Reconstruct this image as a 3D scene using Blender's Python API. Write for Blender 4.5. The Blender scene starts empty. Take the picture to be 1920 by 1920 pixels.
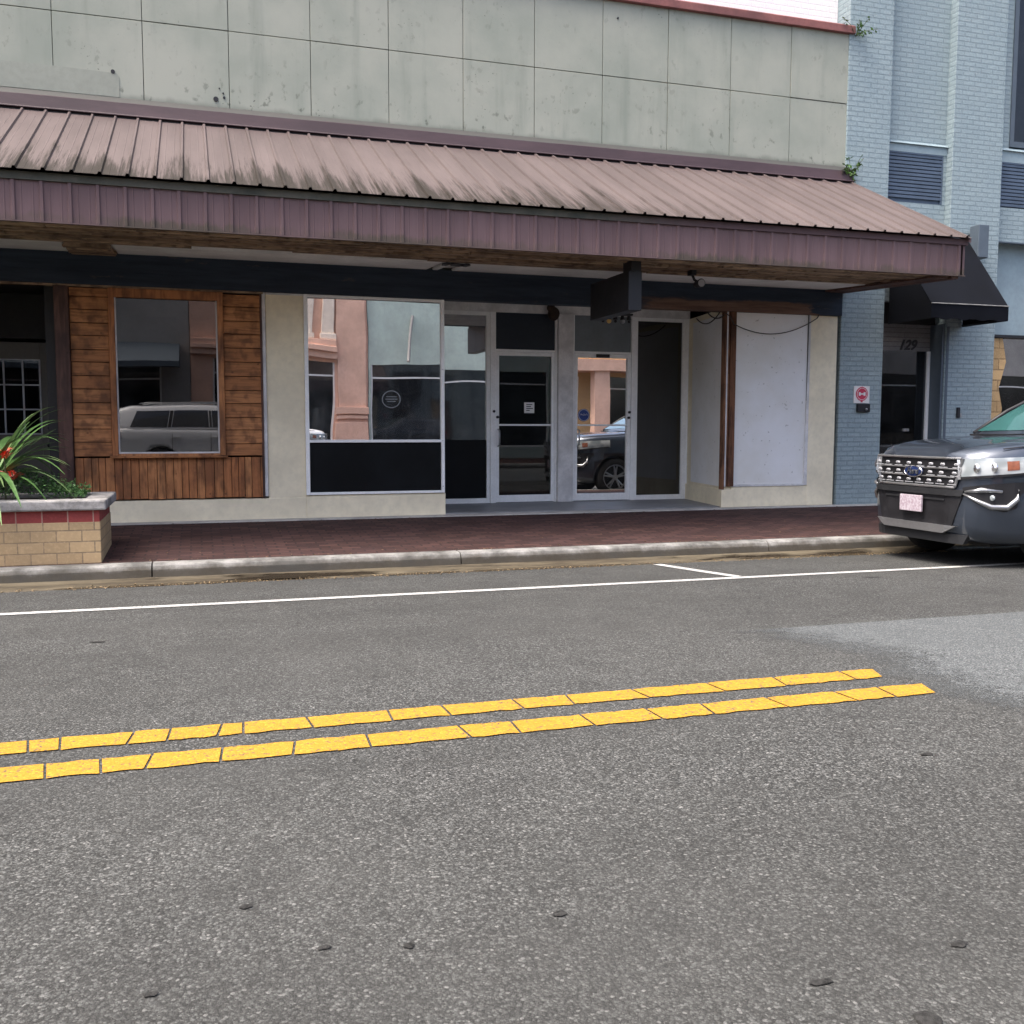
import bpy, bmesh, math, random
import numpy as np
from mathutils import Vector, Matrix
R = math.radians
random.seed(7)
SC = bpy.context.scene
COL = SC.collection

# ------------------------------------------------------------------ camera
cam_d = bpy.data.cameras.new('camera'); cam = bpy.data.objects.new('camera', cam_d); COL.objects.link(cam)
cam_d.sensor_fit = 'HORIZONTAL'; cam_d.sensor_width = 36.0; cam_d.lens = 36.0*1849.1/1920.0
cam_d.clip_start = 0.05; cam_d.clip_end = 500
_yaw, _pitch, _roll = 0.30652, -0.085892, 0.00195
_f = Vector((math.sin(_yaw)*math.cos(_pitch), math.cos(_yaw)*math.cos(_pitch), math.sin(_pitch)))
_r = Vector((math.cos(_yaw), -math.sin(_yaw), 0)); _u = _r.cross(_f)
_r2 = _r*math.cos(_roll)+_u*math.sin(_roll); _u2 = -_r*math.sin(_roll)+_u*math.cos(_roll)
cam.matrix_world = Matrix(((_r2.x,_u2.x,-_f.x,0),(_r2.y,_u2.y,-_f.y,0),(_r2.z,_u2.z,-_f.z,1.2),(0,0,0,1)))
SC.camera = cam

# ------------------------------------------------------------------ world and sun
SUN_EL, SUN_AZ = 66.0, -100.0      # elevation; azimuth measured from +Y (behind the shop) towards -X
w = bpy.data.worlds.new("World"); SC.world = w; w.use_nodes = True
nt = w.node_tree; nt.nodes.clear()
sky = nt.nodes.new('ShaderNodeTexSky'); sky.sky_type = 'NISHITA'; sky.sun_disc = False
sky.sun_elevation = R(SUN_EL); sky.sun_rotation = R(SUN_AZ); sky.dust_density = 6.5; sky.air_density = 0.7; sky.ozone_density = 0.6
bg = nt.nodes.new('ShaderNodeBackground'); bg.inputs[1].default_value = 0.15
wo = nt.nodes.new('ShaderNodeOutputWorld')
nt.links.new(sky.outputs[0], bg.inputs[0]); nt.links.new(bg.outputs[0], wo.inputs[0])
sd = bpy.data.lights.new('sun', 'SUN'); sd.energy = 1.0; sd.angle = R(30); sd.color = (1.0, 0.975, 0.915)
sun = bpy.data.objects.new('sun', sd); COL.objects.link(sun)
_d = Vector((math.sin(R(SUN_AZ))*math.cos(R(SUN_EL)), math.cos(R(SUN_AZ))*math.cos(R(SUN_EL)), math.sin(R(SUN_EL))))
sun.rotation_euler = _d.to_track_quat('Z', 'Y').to_euler()
SC.view_settings.view_transform = 'Standard'; SC.view_settings.look = 'None'
SC.view_settings.exposure = 1.85; SC.view_settings.gamma = 1.0

# ------------------------------------------------------------------ mesh helpers
class MB:
    def __init__(s): s.v = []; s.f = []; s.mi = []; s.m = 0
    def add(s, vs, fs):
        b = len(s.v); s.v += [tuple(map(float, p)) for p in vs]
        for f in fs: s.f.append(tuple(b+i for i in f)); s.mi.append(s.m)
        return s
    def box(s, x0, x1, y0, y1, z0, z1):
        return s.add([(x0,y0,z0),(x1,y0,z0),(x1,y1,z0),(x0,y1,z0),(x0,y0,z1),(x1,y0,z1),(x1,y1,z1),(x0,y1,z1)],
                     [(0,3,2,1),(4,5,6,7),(0,1,5,4),(1,2,6,5),(2,3,7,6),(3,0,4,7)])
    def prism_x(s, prof, x0, x1):       # prof: list of (y,z)
        n = len(prof)
        return s.add([(x0,y,z) for y,z in prof]+[(x1,y,z) for y,z in prof],
                     [tuple(range(n-1,-1,-1)), tuple(range(n,2*n))]+[(i,(i+1)%n,n+(i+1)%n,n+i) for i in range(n)])
    def prism_y(s, prof, y0, y1):       # prof: list of (x,z)
        n = len(prof)
        return s.add([(x,y0,z) for x,z in prof]+[(x,y1,z) for x,z in prof],
                     [tuple(range(n)), tuple(range(2*n-1,n-1,-1))]+[(i,n+i,n+(i+1)%n,(i+1)%n) for i in range(n)])
    def prism_z(s, prof, z0, z1):       # prof: list of (x,y)
        n = len(prof)
        return s.add([(x,y,z0) for x,y in prof]+[(x,y,z1) for x,y in prof],
                     [tuple(range(n-1,-1,-1)), tuple(range(n,2*n))]+[(i,(i+1)%n,n+(i+1)%n,n+i) for i in range(n)])
    def cyl(s, c, r, h, axis='z', n=24, r2=None):
        r2 = r if r2 is None else r2; vs = []
        for k, rr in ((0, r), (h, r2)):
            for i in range(n):
                a = 2*math.pi*i/n; p, q = rr*math.cos(a), rr*math.sin(a)
                vs.append({'z':(c[0]+p,c[1]+q,c[2]+k), 'y':(c[0]+q,c[1]+k,c[2]+p), 'x':(c[0]+k,c[1]+p,c[2]+q)}[axis])
        return s.add(vs, [tuple(range(n-1,-1,-1)), tuple(range(n,2*n))]+[(i,(i+1)%n,n+(i+1)%n,n+i) for i in range(n)])
    def tube(s, pts, r, n=6):
        pts = [Vector(p) for p in pts]; vs = []
        for i, p in enumerate(pts):
            t = (pts[min(i+1,len(pts)-1)]-pts[max(i-1,0)]).normalized()
            a = t.cross(Vector((0,0,1)) if abs(t.z) < .9 else Vector((1,0,0))).normalized(); b = t.cross(a)
            rr = r[i] if isinstance(r, (list, tuple)) else r
            for k in range(n):
                q = 2*math.pi*k/n; vs.append(p+a*rr*math.cos(q)+b*rr*math.sin(q))
        m = len(pts); fs = [tuple(range(n-1,-1,-1)), tuple((m-1)*n+k for k in range(n))]
        for i in range(m-1):
            for k in range(n): fs.append((i*n+k, i*n+(k+1)%n, (i+1)*n+(k+1)%n, (i+1)*n+k))
        return s.add(vs, fs)
    def ball(s, c, r, nu=14, nv=9, sq=(1,1,1)):
        vs = [(c[0],c[1],c[2]-r*sq[2])]
        for j in range(1, nv):
            ph = math.pi*j/nv-math.pi/2
            for i in range(nu):
                a = 2*math.pi*i/nu
                vs.append((c[0]+r*sq[0]*math.cos(ph)*math.cos(a), c[1]+r*sq[1]*math.cos(ph)*math.sin(a), c[2]+r*sq[2]*math.sin(ph)))
        vs.append((c[0],c[1],c[2]+r*sq[2])); top = len(vs)-1; fs = []
        for i in range(nu):
            fs.append((0, 1+(i+1)%nu, 1+i)); b = 1+(nv-2)*nu; fs.append((b+i, b+(i+1)%nu, top))
        for j in range(nv-2):
            for i in range(nu):
                a = 1+j*nu; fs.append((a+i, a+(i+1)%nu, a+nu+(i+1)%nu, a+nu+i))
        return s.add(vs, fs)
    def ring(s, c, r0, r1, y0, y1, n=28):   # annulus facing -Y
        vs = []
        for y in (y0, y1):
            for rr in (r0, r1):
                for i in range(n):
                    a = 2*math.pi*i/n; vs.append((c[0]+rr*math.cos(a), y, c[1]+rr*math.sin(a)))
        fs = []
        for i in range(n):
            j = (i+1)%n
            fs += [(i,n+i,n+j,j),(2*n+i,2*n+j,3*n+j,3*n+i),(n+i,3*n+i,3*n+j,n+j),(i,j,2*n+j,2*n+i)]
        return s.add(vs, fs)
    def grid(s, P):                      # P[i][j] points
        n, m = len(P), len(P[0])
        return s.add([p for row in P for p in row], [(i*m+j,(i+1)*m+j,(i+1)*m+j+1,i*m+j+1) for i in range(n-1) for j in range(m-1)])
    def build(s, name, mat, parent=None, bevel=0, smooth=False, local=False, fix=True):
        me = bpy.data.meshes.new(name); me.from_pydata(s.v, [], s.f)
        for m in (mat if isinstance(mat, (list, tuple)) else [mat]): me.materials.append(m)
        if max(s.mi, default=0) > 0: me.polygons.foreach_set('material_index', s.mi)
        if fix:
            bm = bmesh.new(); bm.from_mesh(me); bmesh.ops.recalc_face_normals(bm, faces=bm.faces); bm.to_mesh(me); bm.free()
        o = bpy.data.objects.new(name, me); COL.objects.link(o)
        if smooth:
            for p in me.polygons: p.use_smooth = True
        if bevel:
            b = o.modifiers.new('bevel', 'BEVEL'); b.width = bevel; b.segments = 2; b.limit_method = 'ANGLE'; b.angle_limit = R(40)
        if parent is not None:
            o.parent = parent
            if not local and parent.type == 'EMPTY': o.location = -parent.location
        return o

def tag(o, label=None, cat=None, group=None, kind=None):
    if label: o['label'] = label
    if cat: o['category'] = cat
    if group: o['group'] = group
    if kind: o['kind'] = kind
    return o
def thing(name, label, cat, base, group=None, rz=0):
    o = bpy.data.objects.new(name, None); COL.objects.link(o); o.location = base; o.rotation_euler = (0,0,rz); o.empty_display_size = .1
    return tag(o, label, cat, group)

# ------------------------------------------------------------------ material helpers
class NT:
    def __init__(s, name):
        s.m = bpy.data.materials.new(name); s.m.use_nodes = True; s.t = s.m.node_tree; s.t.nodes.clear()
        s.out = s.n('ShaderNodeOutputMaterial'); s.co = s.n('ShaderNodeTexCoord').outputs['Object']
    def n(s, typ, **kw):
        o = s.t.nodes.new(typ)
        for k, v in kw.items(): setattr(o, k, v)
        return o
    def l(s, a, b): s.t.links.new(a, b)
    def put(s, sock, v):
        if hasattr(v, 'is_output') or hasattr(v, 'links'): s.l(v, sock)
        else: sock.default_value = (*v, 1) if isinstance(v, tuple) and len(v) == 3 and sock.type == 'RGBA' else v
    def mapping(s, scale=(1,1,1), rot=(0,0,0), loc=(0,0,0)):
        m = s.n('ShaderNodeMapping'); m.inputs['Scale'].default_value = scale; m.inputs['Rotation'].default_value = rot; m.inputs['Location'].default_value = loc
        s.l(s.co, m.inputs[0]); return m.outputs[0]
    def noise(s, scale, detail=4, rough=.55, vec=None, stretch=None, dist=0):
        t = s.n('ShaderNodeTexNoise'); t.inputs['Scale'].default_value = scale; t.inputs['Detail'].default_value = detail
        t.inputs['Roughness'].default_value = rough; t.inputs['Distortion'].default_value = dist
        s.l(vec if vec is not None else (s.mapping(stretch) if stretch else s.co), t.inputs['Vector']); return t.outputs['Fac']
    def ramp(s, fac, stops, interp='LINEAR'):
        r = s.n('ShaderNodeValToRGB'); e = r.color_ramp; e.interpolation = interp
        while len(e.elements) < len(stops): e.elements.new(0.5)
        for q, (p, c) in zip(e.elements, stops):
            q.position = p; q.color = (*c, 1) if isinstance(c, tuple) else (c, c, c, 1)
        s.l(fac, r.inputs[0]); return r.outputs[0]
    def mix(s, fac, a, b, blend='MIX'):
        m = s.n('ShaderNodeMix', data_type='RGBA', blend_type=blend); s.put(m.inputs[0], fac); s.put(m.inputs[6], a); s.put(m.inputs[7], b); return m.outputs[2]
    def math(s, op, a, b=0.0, c=None):
        m = s.n('ShaderNodeMath', operation=op); s.put(m.inputs[0], a); s.put(m.inputs[1], b)
        if c is not None: s.put(m.inputs[2], c)
        return m.outputs[0]
    def sep(s):
        x = s.n('ShaderNodeSeparateXYZ'); s.l(s.co, x.inputs[0]); return x.outputs
    def mrange(s, v, a, b, c=0.0, d=1.0):
        m = s.n('ShaderNodeMapRange', interpolation_type='SMOOTHSTEP'); s.put(m.inputs[0], v)
        for i, q in enumerate((a,b,c,d)): m.inputs[i+1].default_value = q
        return m.outputs[0]
    def bump(s, h, strength=.3, dist=.01, normal=None):
        b = s.n('ShaderNodeBump'); b.inputs['Strength'].default_value = strength; b.inputs['Distance'].default_value = dist
        s.l(h, b.inputs['Height'])
        if normal is not None: s.l(normal, b.inputs['Normal'])
        return b.outputs[0]
    def pbr(s, col, rough=.8, metal=0.0, spec=.4, normal=None, coat=0.0, emis=None, estr=0):
        p = s.n('ShaderNodeBsdfPrincipled'); s.put(p.inputs['Base Color'], col); s.put(p.inputs['Roughness'], rough); s.put(p.inputs['Metallic'], metal)
        p.inputs['Specular IOR Level'].default_value = spec; p.inputs['Coat Weight'].default_value = coat; p.inputs['Coat Roughness'].default_value = .04
        if normal is not None: s.l(normal, p.inputs['Normal'])
        s.l(p.outputs[0], s.out.inputs[0]); return s.m

def sc(c, k): return tuple(min(1, q*k) for q in c)
def plain(name, col, rough=.7, var=.18, scale=4, bump=.15, bscale=60, metal=0.0, spec=.4, coat=0.0, stretch=None):
    t = NT(name); f = t.noise(scale, 5, .6, stretch=stretch)
    c = t.mix(t.mrange(f, .3, .7), sc(col, 1-var), sc(col, 1+var))
    f2 = t.noise(scale*9, 3, .6); c = t.mix(t.mrange(f2, .35, .75, 0, .35), c, sc(col, .75))
    nrm = t.bump(t.noise(bscale, 4), bump, .004) if bump else None
    return t.pbr(c, t.mrange(f, .3, .7, rough*.9, min(1, rough*1.1)), metal, spec, nrm, coat)

def glass(name, refl, tint, rough=.0, wave=.0, gcol=(1,1,1), haze=0.25):
    t = NT(name)
    tr = t.n('ShaderNodeBsdfTransparent'); tr.inputs[0].default_value = (*tint, 1)
    gl = t.n('ShaderNodeBsdfGlossy'); gl.inputs['Roughness'].default_value = rough; gl.inputs[0].default_value = (*gcol, 1)
    if wave:
        b = t.bump(t.noise(1.1, 1, .3), wave, .05); t.l(b, gl.inputs['Normal'])
    lw = t.n('ShaderNodeFresnel'); lw.inputs[0].default_value = 1.5
    fac = t.math('ADD', lw.outputs[0], refl)
    mx = t.n('ShaderNodeMixShader'); t.l(fac, mx.inputs[0]); t.l(tr.outputs[0], mx.inputs[1]); t.l(gl.outputs[0], mx.inputs[2])
    df = t.n('ShaderNodeBsdfDiffuse'); df.inputs[0].default_value = (.5,.5,.48,1)
    hz = t.math('ADD', t.mrange(t.noise(2.5, 6, .7), .4, .75, .01*haze, .07*haze), t.mrange(t.noise(1, 4, .7, stretch=(25,25,1.5)), .5, .8, 0, .04*haze))
    m3 = t.n('ShaderNodeMixShader'); t.l(hz, m3.inputs[0]); t.l(mx.outputs[0], m3.inputs[1]); t.l(df.outputs[0], m3.inputs[2])
    t.l(m3.outputs[0], t.out.inputs[0]); return t.m

def bricks(name, col, mortar, bw, bh, ms=.01, var=.2, mode='xz', rough=.85, bump=.6, off=.5, blot=None):
    t = NT(name); x, y, z = t.sep()
    cv = t.n('ShaderNodeCombineXYZ')
    if mode == 'xz': t.l(t.math('ADD', x, y), cv.inputs[0]); t.l(z, cv.inputs[1])
    else: t.l(x, cv.inputs[0]); t.l(y, cv.inputs[1])
    b = t.n('ShaderNodeTexBrick', offset=off); t.l(cv.outputs[0], b.inputs['Vector'])
    for k, v in (('Scale',1.0),('Mortar Size',ms),('Mortar Smooth',.25),('Bias',0.0),('Brick Width',bw),('Row Height',bh)): b.inputs[k].default_value = v
    b.inputs['Color1'].default_value = (*sc(col,1-var),1); b.inputs['Color2'].default_value = (*sc(col,1+var),1); b.inputs['Mortar'].default_value = (*mortar,1)
    c = b.outputs['Color']
    n1 = t.noise(2.2, 6, .65); c = t.mix(t.mrange(n1, .35, .7, 0, .5), c, blot or sc(col,.62))
    n2 = t.noise(45, 4); c = t.mix(t.mrange(n2, .4, .8, 0, .35), c, sc(col,1.5))
    h = t.math('ADD', t.math('MULTIPLY', b.outputs['Fac'], -1.0), t.math('MULTIPLY', n2, .35))
    return t.pbr(c, rough, 0, .15, t.bump(h, bump, .008))

def asphalt(name, lo, mid, hi, tint_patch, vs=125.0, seed=0):
    t = NT(name); vec = t.mapping((1,1,1), loc=(seed,seed,0))
    v = t.n('ShaderNodeTexVoronoi'); v.inputs['Scale'].default_value = vs; v.inputs['Randomness'].default_value = 1; t.l(vec, v.inputs['Vector'])
    bw = t.n('ShaderNodeSeparateColor'); t.l(v.outputs['Color'], bw.inputs[0])
    v2 = t.n('ShaderNodeTexVoronoi'); v2.inputs['Scale'].default_value = vs*1.9; t.l(vec, v2.inputs['Vector'])
    b2 = t.n('ShaderNodeSeparateColor'); t.l(v2.outputs['Color'], b2.inputs[0])
    chips = t.ramp(bw.outputs[0], [(0, sc(lo,.6)), (.28, sc(mid,.55)), (.6, mid), (.85, sc(mid,1.9)), (.96, sc(mid,2.6)), (1.0, hi)])
    chips2 = t.ramp(b2.outputs[1], [(0, sc(lo,.6)), (.45, sc(mid,.8)), (.8, sc(mid,1.7)), (1, hi)])
    c = t.mix(.35, chips, chips2)
    edge = t.mrange(v.outputs['Distance'], .45, .8, 0, .6); c = t.mix(edge, c, sc(lo,.8))
    lane = t.noise(1, 4, .55, t.mapping((.12,.8,1), loc=(2,0,0))); c = t.mix(t.mrange(lane, .35, .65, 0, .42), c, sc(tint_patch,.55)); big = t.noise(.55, 6, .6, vec); c = t.mix(t.mrange(big, .3, .7, 0, .35), c, tint_patch, 'MIX')
    mid_n = t.noise(3.0, 6, .7, vec); c = t.mix(t.mrange(mid_n, .35, .75, 0, .28), c, sc(lo,1.2))
    st = t.noise(1.7, 2, .4, t.mapping((1,1.6,1), loc=(3.3,1.7,0))); c = t.mix(t.mrange(st, .735, .76, 0, .75), c, sc(lo,.35))
    h = t.math('ADD', v.outputs['Distance'], t.math('MULTIPLY', v2.outputs['Distance'], .6))
    return t.pbr(c, .9, 0, .08, t.bump(h, .5, -.005))

# colours
m_asph = asphalt('asphalt', (.017,.0172,.0168), (.061,.063,.061), (.30,.30,.29), (.066,.067,.064))
m_asph2 = asphalt('asphalt_patch', (.040,.044,.045), (.094,.101,.103), (.31,.32,.32), (.092,.10,.102), 150.0, 5)
m_conc = plain('kerb_concrete', (.42,.40,.37), .9, .25, 5, .5, 90)
def kerbmat():
    t = NT('kerb_stained'); x, y, z = t.sep()
    n = t.noise(3.2, 8, .7); f = t.noise(40, 4, .7)
    c = t.mix(t.mrange(n, .3, .7), (.085,.085,.08), (.31,.305,.29))
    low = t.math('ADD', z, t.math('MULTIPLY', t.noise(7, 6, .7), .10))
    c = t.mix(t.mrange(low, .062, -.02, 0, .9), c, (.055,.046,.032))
    g = t.noise(1.3, 5, .6); c = t.mix(t.mrange(g, .46, .62, 0, .75), c, (.055,.053,.047))
    c = t.mix(t.mrange(f, .45, .8, 0, .4), c, (.07,.066,.06))
    return t.pbr(c, .9, 0, .3, t.bump(f, .5, .006))
m_kerb = kerbmat()
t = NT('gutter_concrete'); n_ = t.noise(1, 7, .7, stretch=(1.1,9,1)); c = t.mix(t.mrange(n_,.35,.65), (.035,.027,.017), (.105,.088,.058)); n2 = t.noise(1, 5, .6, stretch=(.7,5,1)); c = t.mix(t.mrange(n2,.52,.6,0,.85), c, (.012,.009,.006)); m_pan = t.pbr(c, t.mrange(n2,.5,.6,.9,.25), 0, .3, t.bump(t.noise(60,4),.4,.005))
m_side = bricks('sidewalk_brick', (.058,.031,.027), (.022,.018,.017), .2, .1, .010, .40, 'xy', .9, .6, .5, (.042,.026,.028))
def paint(name, col, wear):
    t = NT(name); n = t.noise(55, 5, .75); b = t.noise(4, 5, .6)
    c = t.mix(t.mrange(n, .55, .78, 0, wear), col, (.08,.075,.065)); c = t.mix(t.mrange(b, .4, .75, 0, .3), c, sc(col,.72))
    v = t.n('ShaderNodeTexVoronoi'); v.inputs['Scale'].default_value = 95; t.l(t.co, v.inputs['Vector'])
    sp_ = t.n('ShaderNodeSeparateColor'); t.l(v.outputs['Color'], sp_.inputs[0])
    c = t.mix(t.mrange(sp_.outputs[0], .0, 1.0, 0, .30), c, sc(col,.55)); c = t.mix(t.mrange(sp_.outputs[1], .80, .95, 0, .45), c, sc(col,1.5))
    thr = t.math('ADD', sp_.outputs[2], t.math('MULTIPLY', t.noise(9, 4, .6), .35)); c = t.mix(t.mrange(thr, 1.06, 1.12, 0, .8), c, (.07,.066,.058))
    return t.pbr(c, .8, 0, .1, t.bump(v.outputs['Distance'], .5, -.005))
m_yel = paint('yellow_paint', (.35,.188,.026), .8)
m_white = paint('white_paint', (.40,.40,.385), .5)
m_bed = plain('bare_ground', (.12,.11,.09), .9, .3, 3)

def panelmat():
    t = NT('cement_panel'); x, y, z = t.sep()
    n = t.noise(1.1, 6, .6); c = t.mix(t.mrange(n, .3, .7), (.262,.285,.238), (.335,.345,.29))
    st = t.noise(1, 5, .6, stretch=(3.5,1,.35)); c = t.mix(t.mrange(st, .5, .75, 0, .5), c, (.17,.20,.165))
    sp = t.noise(11, 4, .6, stretch=(1,1,.7)); big = t.noise(1.6, 4, .6)
    m = t.math('MULTIPLY', t.mrange(sp, .58, .66), t.mrange(big, .42, .58))
    low = t.mrange(t.math('ADD', z, t.math('MULTIPLY', big, .9)), 5.9, 5.1, .25, 1.0)
    c = t.mix(t.math('MULTIPLY', t.math('MULTIPLY', m, low), .75), c, (.06,.068,.052))
    tiny = t.noise(30, 2, .5); tm = t.math('MULTIPLY', t.mrange(tiny, .68, .74), t.mrange(big, .48, .62)); c = t.mix(t.math('MULTIPLY', tm, .8), c, (.05,.05,.042))
    dirt = t.mrange(t.math('ADD', z, t.math('MULTIPLY', st, .16)), 4.91, 4.83, 0, .55); c = t.mix(dirt, c, (.12,.13,.105))
    return t.pbr(c, .85, 0, .3, t.bump(t.noise(35,4), .2, .004))
m_panel = panelmat()
m_gap = plain('joint_backing', (.11,.12,.105), .9, .3, 4)  # even grey-green colour of the backing that shows in the joints
m_cap = plain('red_coping', (.19,.075,.068), .7, .3, 3, .2)
m_cream = plain('cream_stucco', (.80,.72,.53), .85, .10, 1.5, .25, 120)
m_whitewall = bricks('white_brick', (.80,.78,.77), (.76,.74,.73), .22, .075, .01, .02, 'xz', .8, .5, .5, (.74,.72,.71))
m_blue = bricks('blue_painted_brick', (.275,.34,.355), (.22,.28,.298), .205, .0665, .012, .05, 'xz', .65, 1.0, .5, (.215,.28,.305))
m_bluesm = plain('blue_painted_render', (.255,.33,.355), .6, .1, 2, .2)
m_jamb = plain('slate_jamb', (.085,.11,.135), .6, .1, 3)
m_vent = plain('louver_slate', (.075,.105,.15), .5, .15, 3, .1)
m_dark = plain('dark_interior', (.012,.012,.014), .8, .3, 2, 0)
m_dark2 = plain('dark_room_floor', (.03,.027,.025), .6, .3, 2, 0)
m_blackp = plain('black_spandrel', (.006,.007,.008), .5, .3, 2, 0, spec=.12)
m_navyp = plain('navy_transom', (.018,.026,.038), .5, .15, 2, 0, spec=.3)
m_greyp = plain('grey_transom', (.16,.185,.20), .5, .12, 2, 0)
m_alu = plain('white_aluminium', (.86,.87,.86), .4, .05, 5, .05, spec=.5)
m_whitep = plain('weathered_white_trim', (.62,.61,.60), .7, .2, 4, .3)
m_black = plain('black_metal', (.012,.012,.014), .5, .2, 5, .05)
m_awn = plain('black_awning_canvas', (.006,.007,.010), .95, .25, 3, .3, 200, spec=.1)
m_paper = plain('white_paper', (.72,.71,.69), .7, .04, 4, 0)
m_red = plain('sign_red', (.55,.035,.08), .5, .1, 4, 0)
m_bluest = plain('sticker_blue', (.02,.05,.22), .4, .1, 4, 0)
m_chrome = plain('chrome', (.75,.76,.78), .25, .05, 5, 0, metal=1.0)
m_silver = plain('silver_trim', (.36,.37,.38), .3, .05, 5, 0, metal=.8)
m_bulb = plain('amber_glass', (.55,.36,.12), .3, .15, 20, 0)
m_wire = plain('old_cable', (.045,.04,.035), .7, .2, 5, 0)
m_soffit = plain('soffit_white', (.74,.73,.71), .85, .14, 2, .2)

def metalroof(name, col, stain):
    t = NT(name); x, y, z = t.sep()
    n = t.noise(1.0, 5, .6, stretch=(2.5,.5,.5)); c = t.mix(t.mrange(n, .3, .7), sc(col,.86), sc(col,1.12))
    f = t.noise(1, 4, .6, stretch=(70,3,3)); c = t.mix(t.mrange(f, .45, .8, 0, .22), c, sc(col,.6))
    if stain:
        k = t.noise(1, 7, .78, stretch=(38,1.5,1.5)); k2 = t.noise(1, 2, .5, stretch=(4.37,.8,.8))
        lim = t.math('ADD', y, t.math('MULTIPLY', t.math('SUBTRACT', k, .5), 3.0))
        lim = t.math('ADD', lim, t.math('MULTIPLY', t.math('SUBTRACT', k2, .5), 1.3))
        cell = t.math('DIVIDE', t.math('ADD', x, 61.466), .2286); ci = t.math('FLOOR', cell); u = t.math('FRACT', cell)
        wn_ = t.n('ShaderNodeTexWhiteNoise', noise_dimensions='1D'); t.l(ci, wn_.inputs['W'])
        tongue = t.math('SINE', t.math('MULTIPLY', u, math.pi))
        lim = t.math('SUBTRACT', lim, t.math('MULTIPLY', tongue, t.math('MULTIPLY', wn_.outputs['Value'], .45)))
        lim = t.math('ADD', lim, .12)
        a = t.mrange(lim, 10.3, 9.6, 0, .9)
        fx = t.mrange(x, 6.5, 3.0, .12, 1.0)
        c = t.mix(t.math('MULTIPLY', a, fx), c, (.022,.019,.015))
        tp = t.mrange(y, 11.45, 11.8, 0, .35); c = t.mix(tp, c, (.065,.042,.042))
    else:
        gn = t.noise(1, 6, .7, stretch=(9,1,3)); zz = t.math('SUBTRACT', z, t.math('MULTIPLY', t.math('SUBTRACT', gn, .45), .22))
        c = t.mix(t.math('MULTIPLY', t.mrange(zz, 3.06, 3.0, 0, .75), t.mrange(t.noise(.8,3,.5), .4, .6, .25, 1)), c, (.075,.068,.048))
        rs = t.noise(1, 5, .65, stretch=(30,1,1.2)); c = t.mix(t.mrange(rs, .6, .75, 0, .35), c, sc(col,1.5))
    return t.pbr(c, .65, 0, .12, t.bump(f, .06, .003))
m_roof = metalroof('mauve_roof_sheet', (.108,.087,.083), True)
m_fas = metalroof('mauve_fascia_sheet', (.148,.098,.100), False)
m_fasrib = metalroof('mauve_fascia_rib', (.215,.128,.137), False)
def flash(name):
    t = NT(name); n = t.noise(1.5, 6, .65, stretch=(.6,1,2)); x, y, z = t.sep()
    c = t.mix(t.mrange(n, .3, .7), (.038,.022,.026), (.062,.037,.042))
    c = t.mix(t.mrange(t.math('ADD', z, t.math('MULTIPLY', n, .06)), 4.722, 4.74, 0, .85), c, (.055,.058,.052))
    return t.pbr(c, .6, 0, .4, t.bump(n, .3, .006))
m_flash = flash('mauve_flashing')
def trimtop():
    t = NT('mildewed_drip_trim'); x, y, z = t.sep(); n = t.noise(5, 5, .7)
    g = t.mix(t.mrange(n, .3, .7), (.05,.052,.04), (.095,.09,.07))
    c = t.mix(t.mrange(t.math('ADD', x, t.math('MULTIPLY', n, 2)), 4.5, 6.5), g, (.09,.055,.057))
    return t.pbr(c, .7, 0, .3)
m_drip = trimtop()
def wood(name, a, b, dark, along='x', rough=.7, dk=.6):
    t = NT(name); g = t.n('ShaderNodeNewGeometry').outputs['Random Per Island']
    st = {'x':(2.5,14,30), 'z':(26,14,2.2), 'y':(20,2,20)}[along]
    gr = t.noise(1, 6, .65, stretch=st, dist=.6)
    c = t.mix(g, a, b); c = t.mix(t.mrange(gr, .42, .68, 0, .7), c, sc(a,.38))
    k = t.noise(2.2, 5, .6); c = t.mix(t.mrange(k, .48, .66, 0, dk), c, dark)
    bl = t.noise(1, 2, .5, stretch=((9,9,7) if along=='x' else (11,9,3.2))); c = t.mix(t.mrange(bl, .48, .68, 0, .6), c, sc(dark,.9)); w2 = t.n('ShaderNodeTexVoronoi'); w2.inputs['Scale'].default_value = 5.5; t.l(t.mapping((1.0,1,1)), w2.inputs['Vector'])
    c = t.mix(t.mrange(w2.outputs['Distance'], .10, .04, 0, .6), c, sc(dark,.5))
    return t.pbr(c, rough, 0, .35, t.bump(gr, .35, .004))
m_woodh = wood('varnished_board', (.34,.135,.048), (.50,.22,.085), (.10,.038,.015), 'x')
m_woodv = wood('varnished_board_upright', (.37,.135,.048), (.50,.22,.085), (.10,.04,.018), 'z')
m_post = wood('old_brown_post', (.10,.05,.038), (.14,.075,.055), (.04,.022,.018), 'z')
m_rot = wood('rotten_board', (.22,.14,.09), (.40,.28,.18), (.05,.03,.02), 'x', .9)
m_rotpost = wood('rotten_post', (.13,.055,.03), (.26,.13,.07), (.045,.02,.014), 'z', .9)
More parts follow.
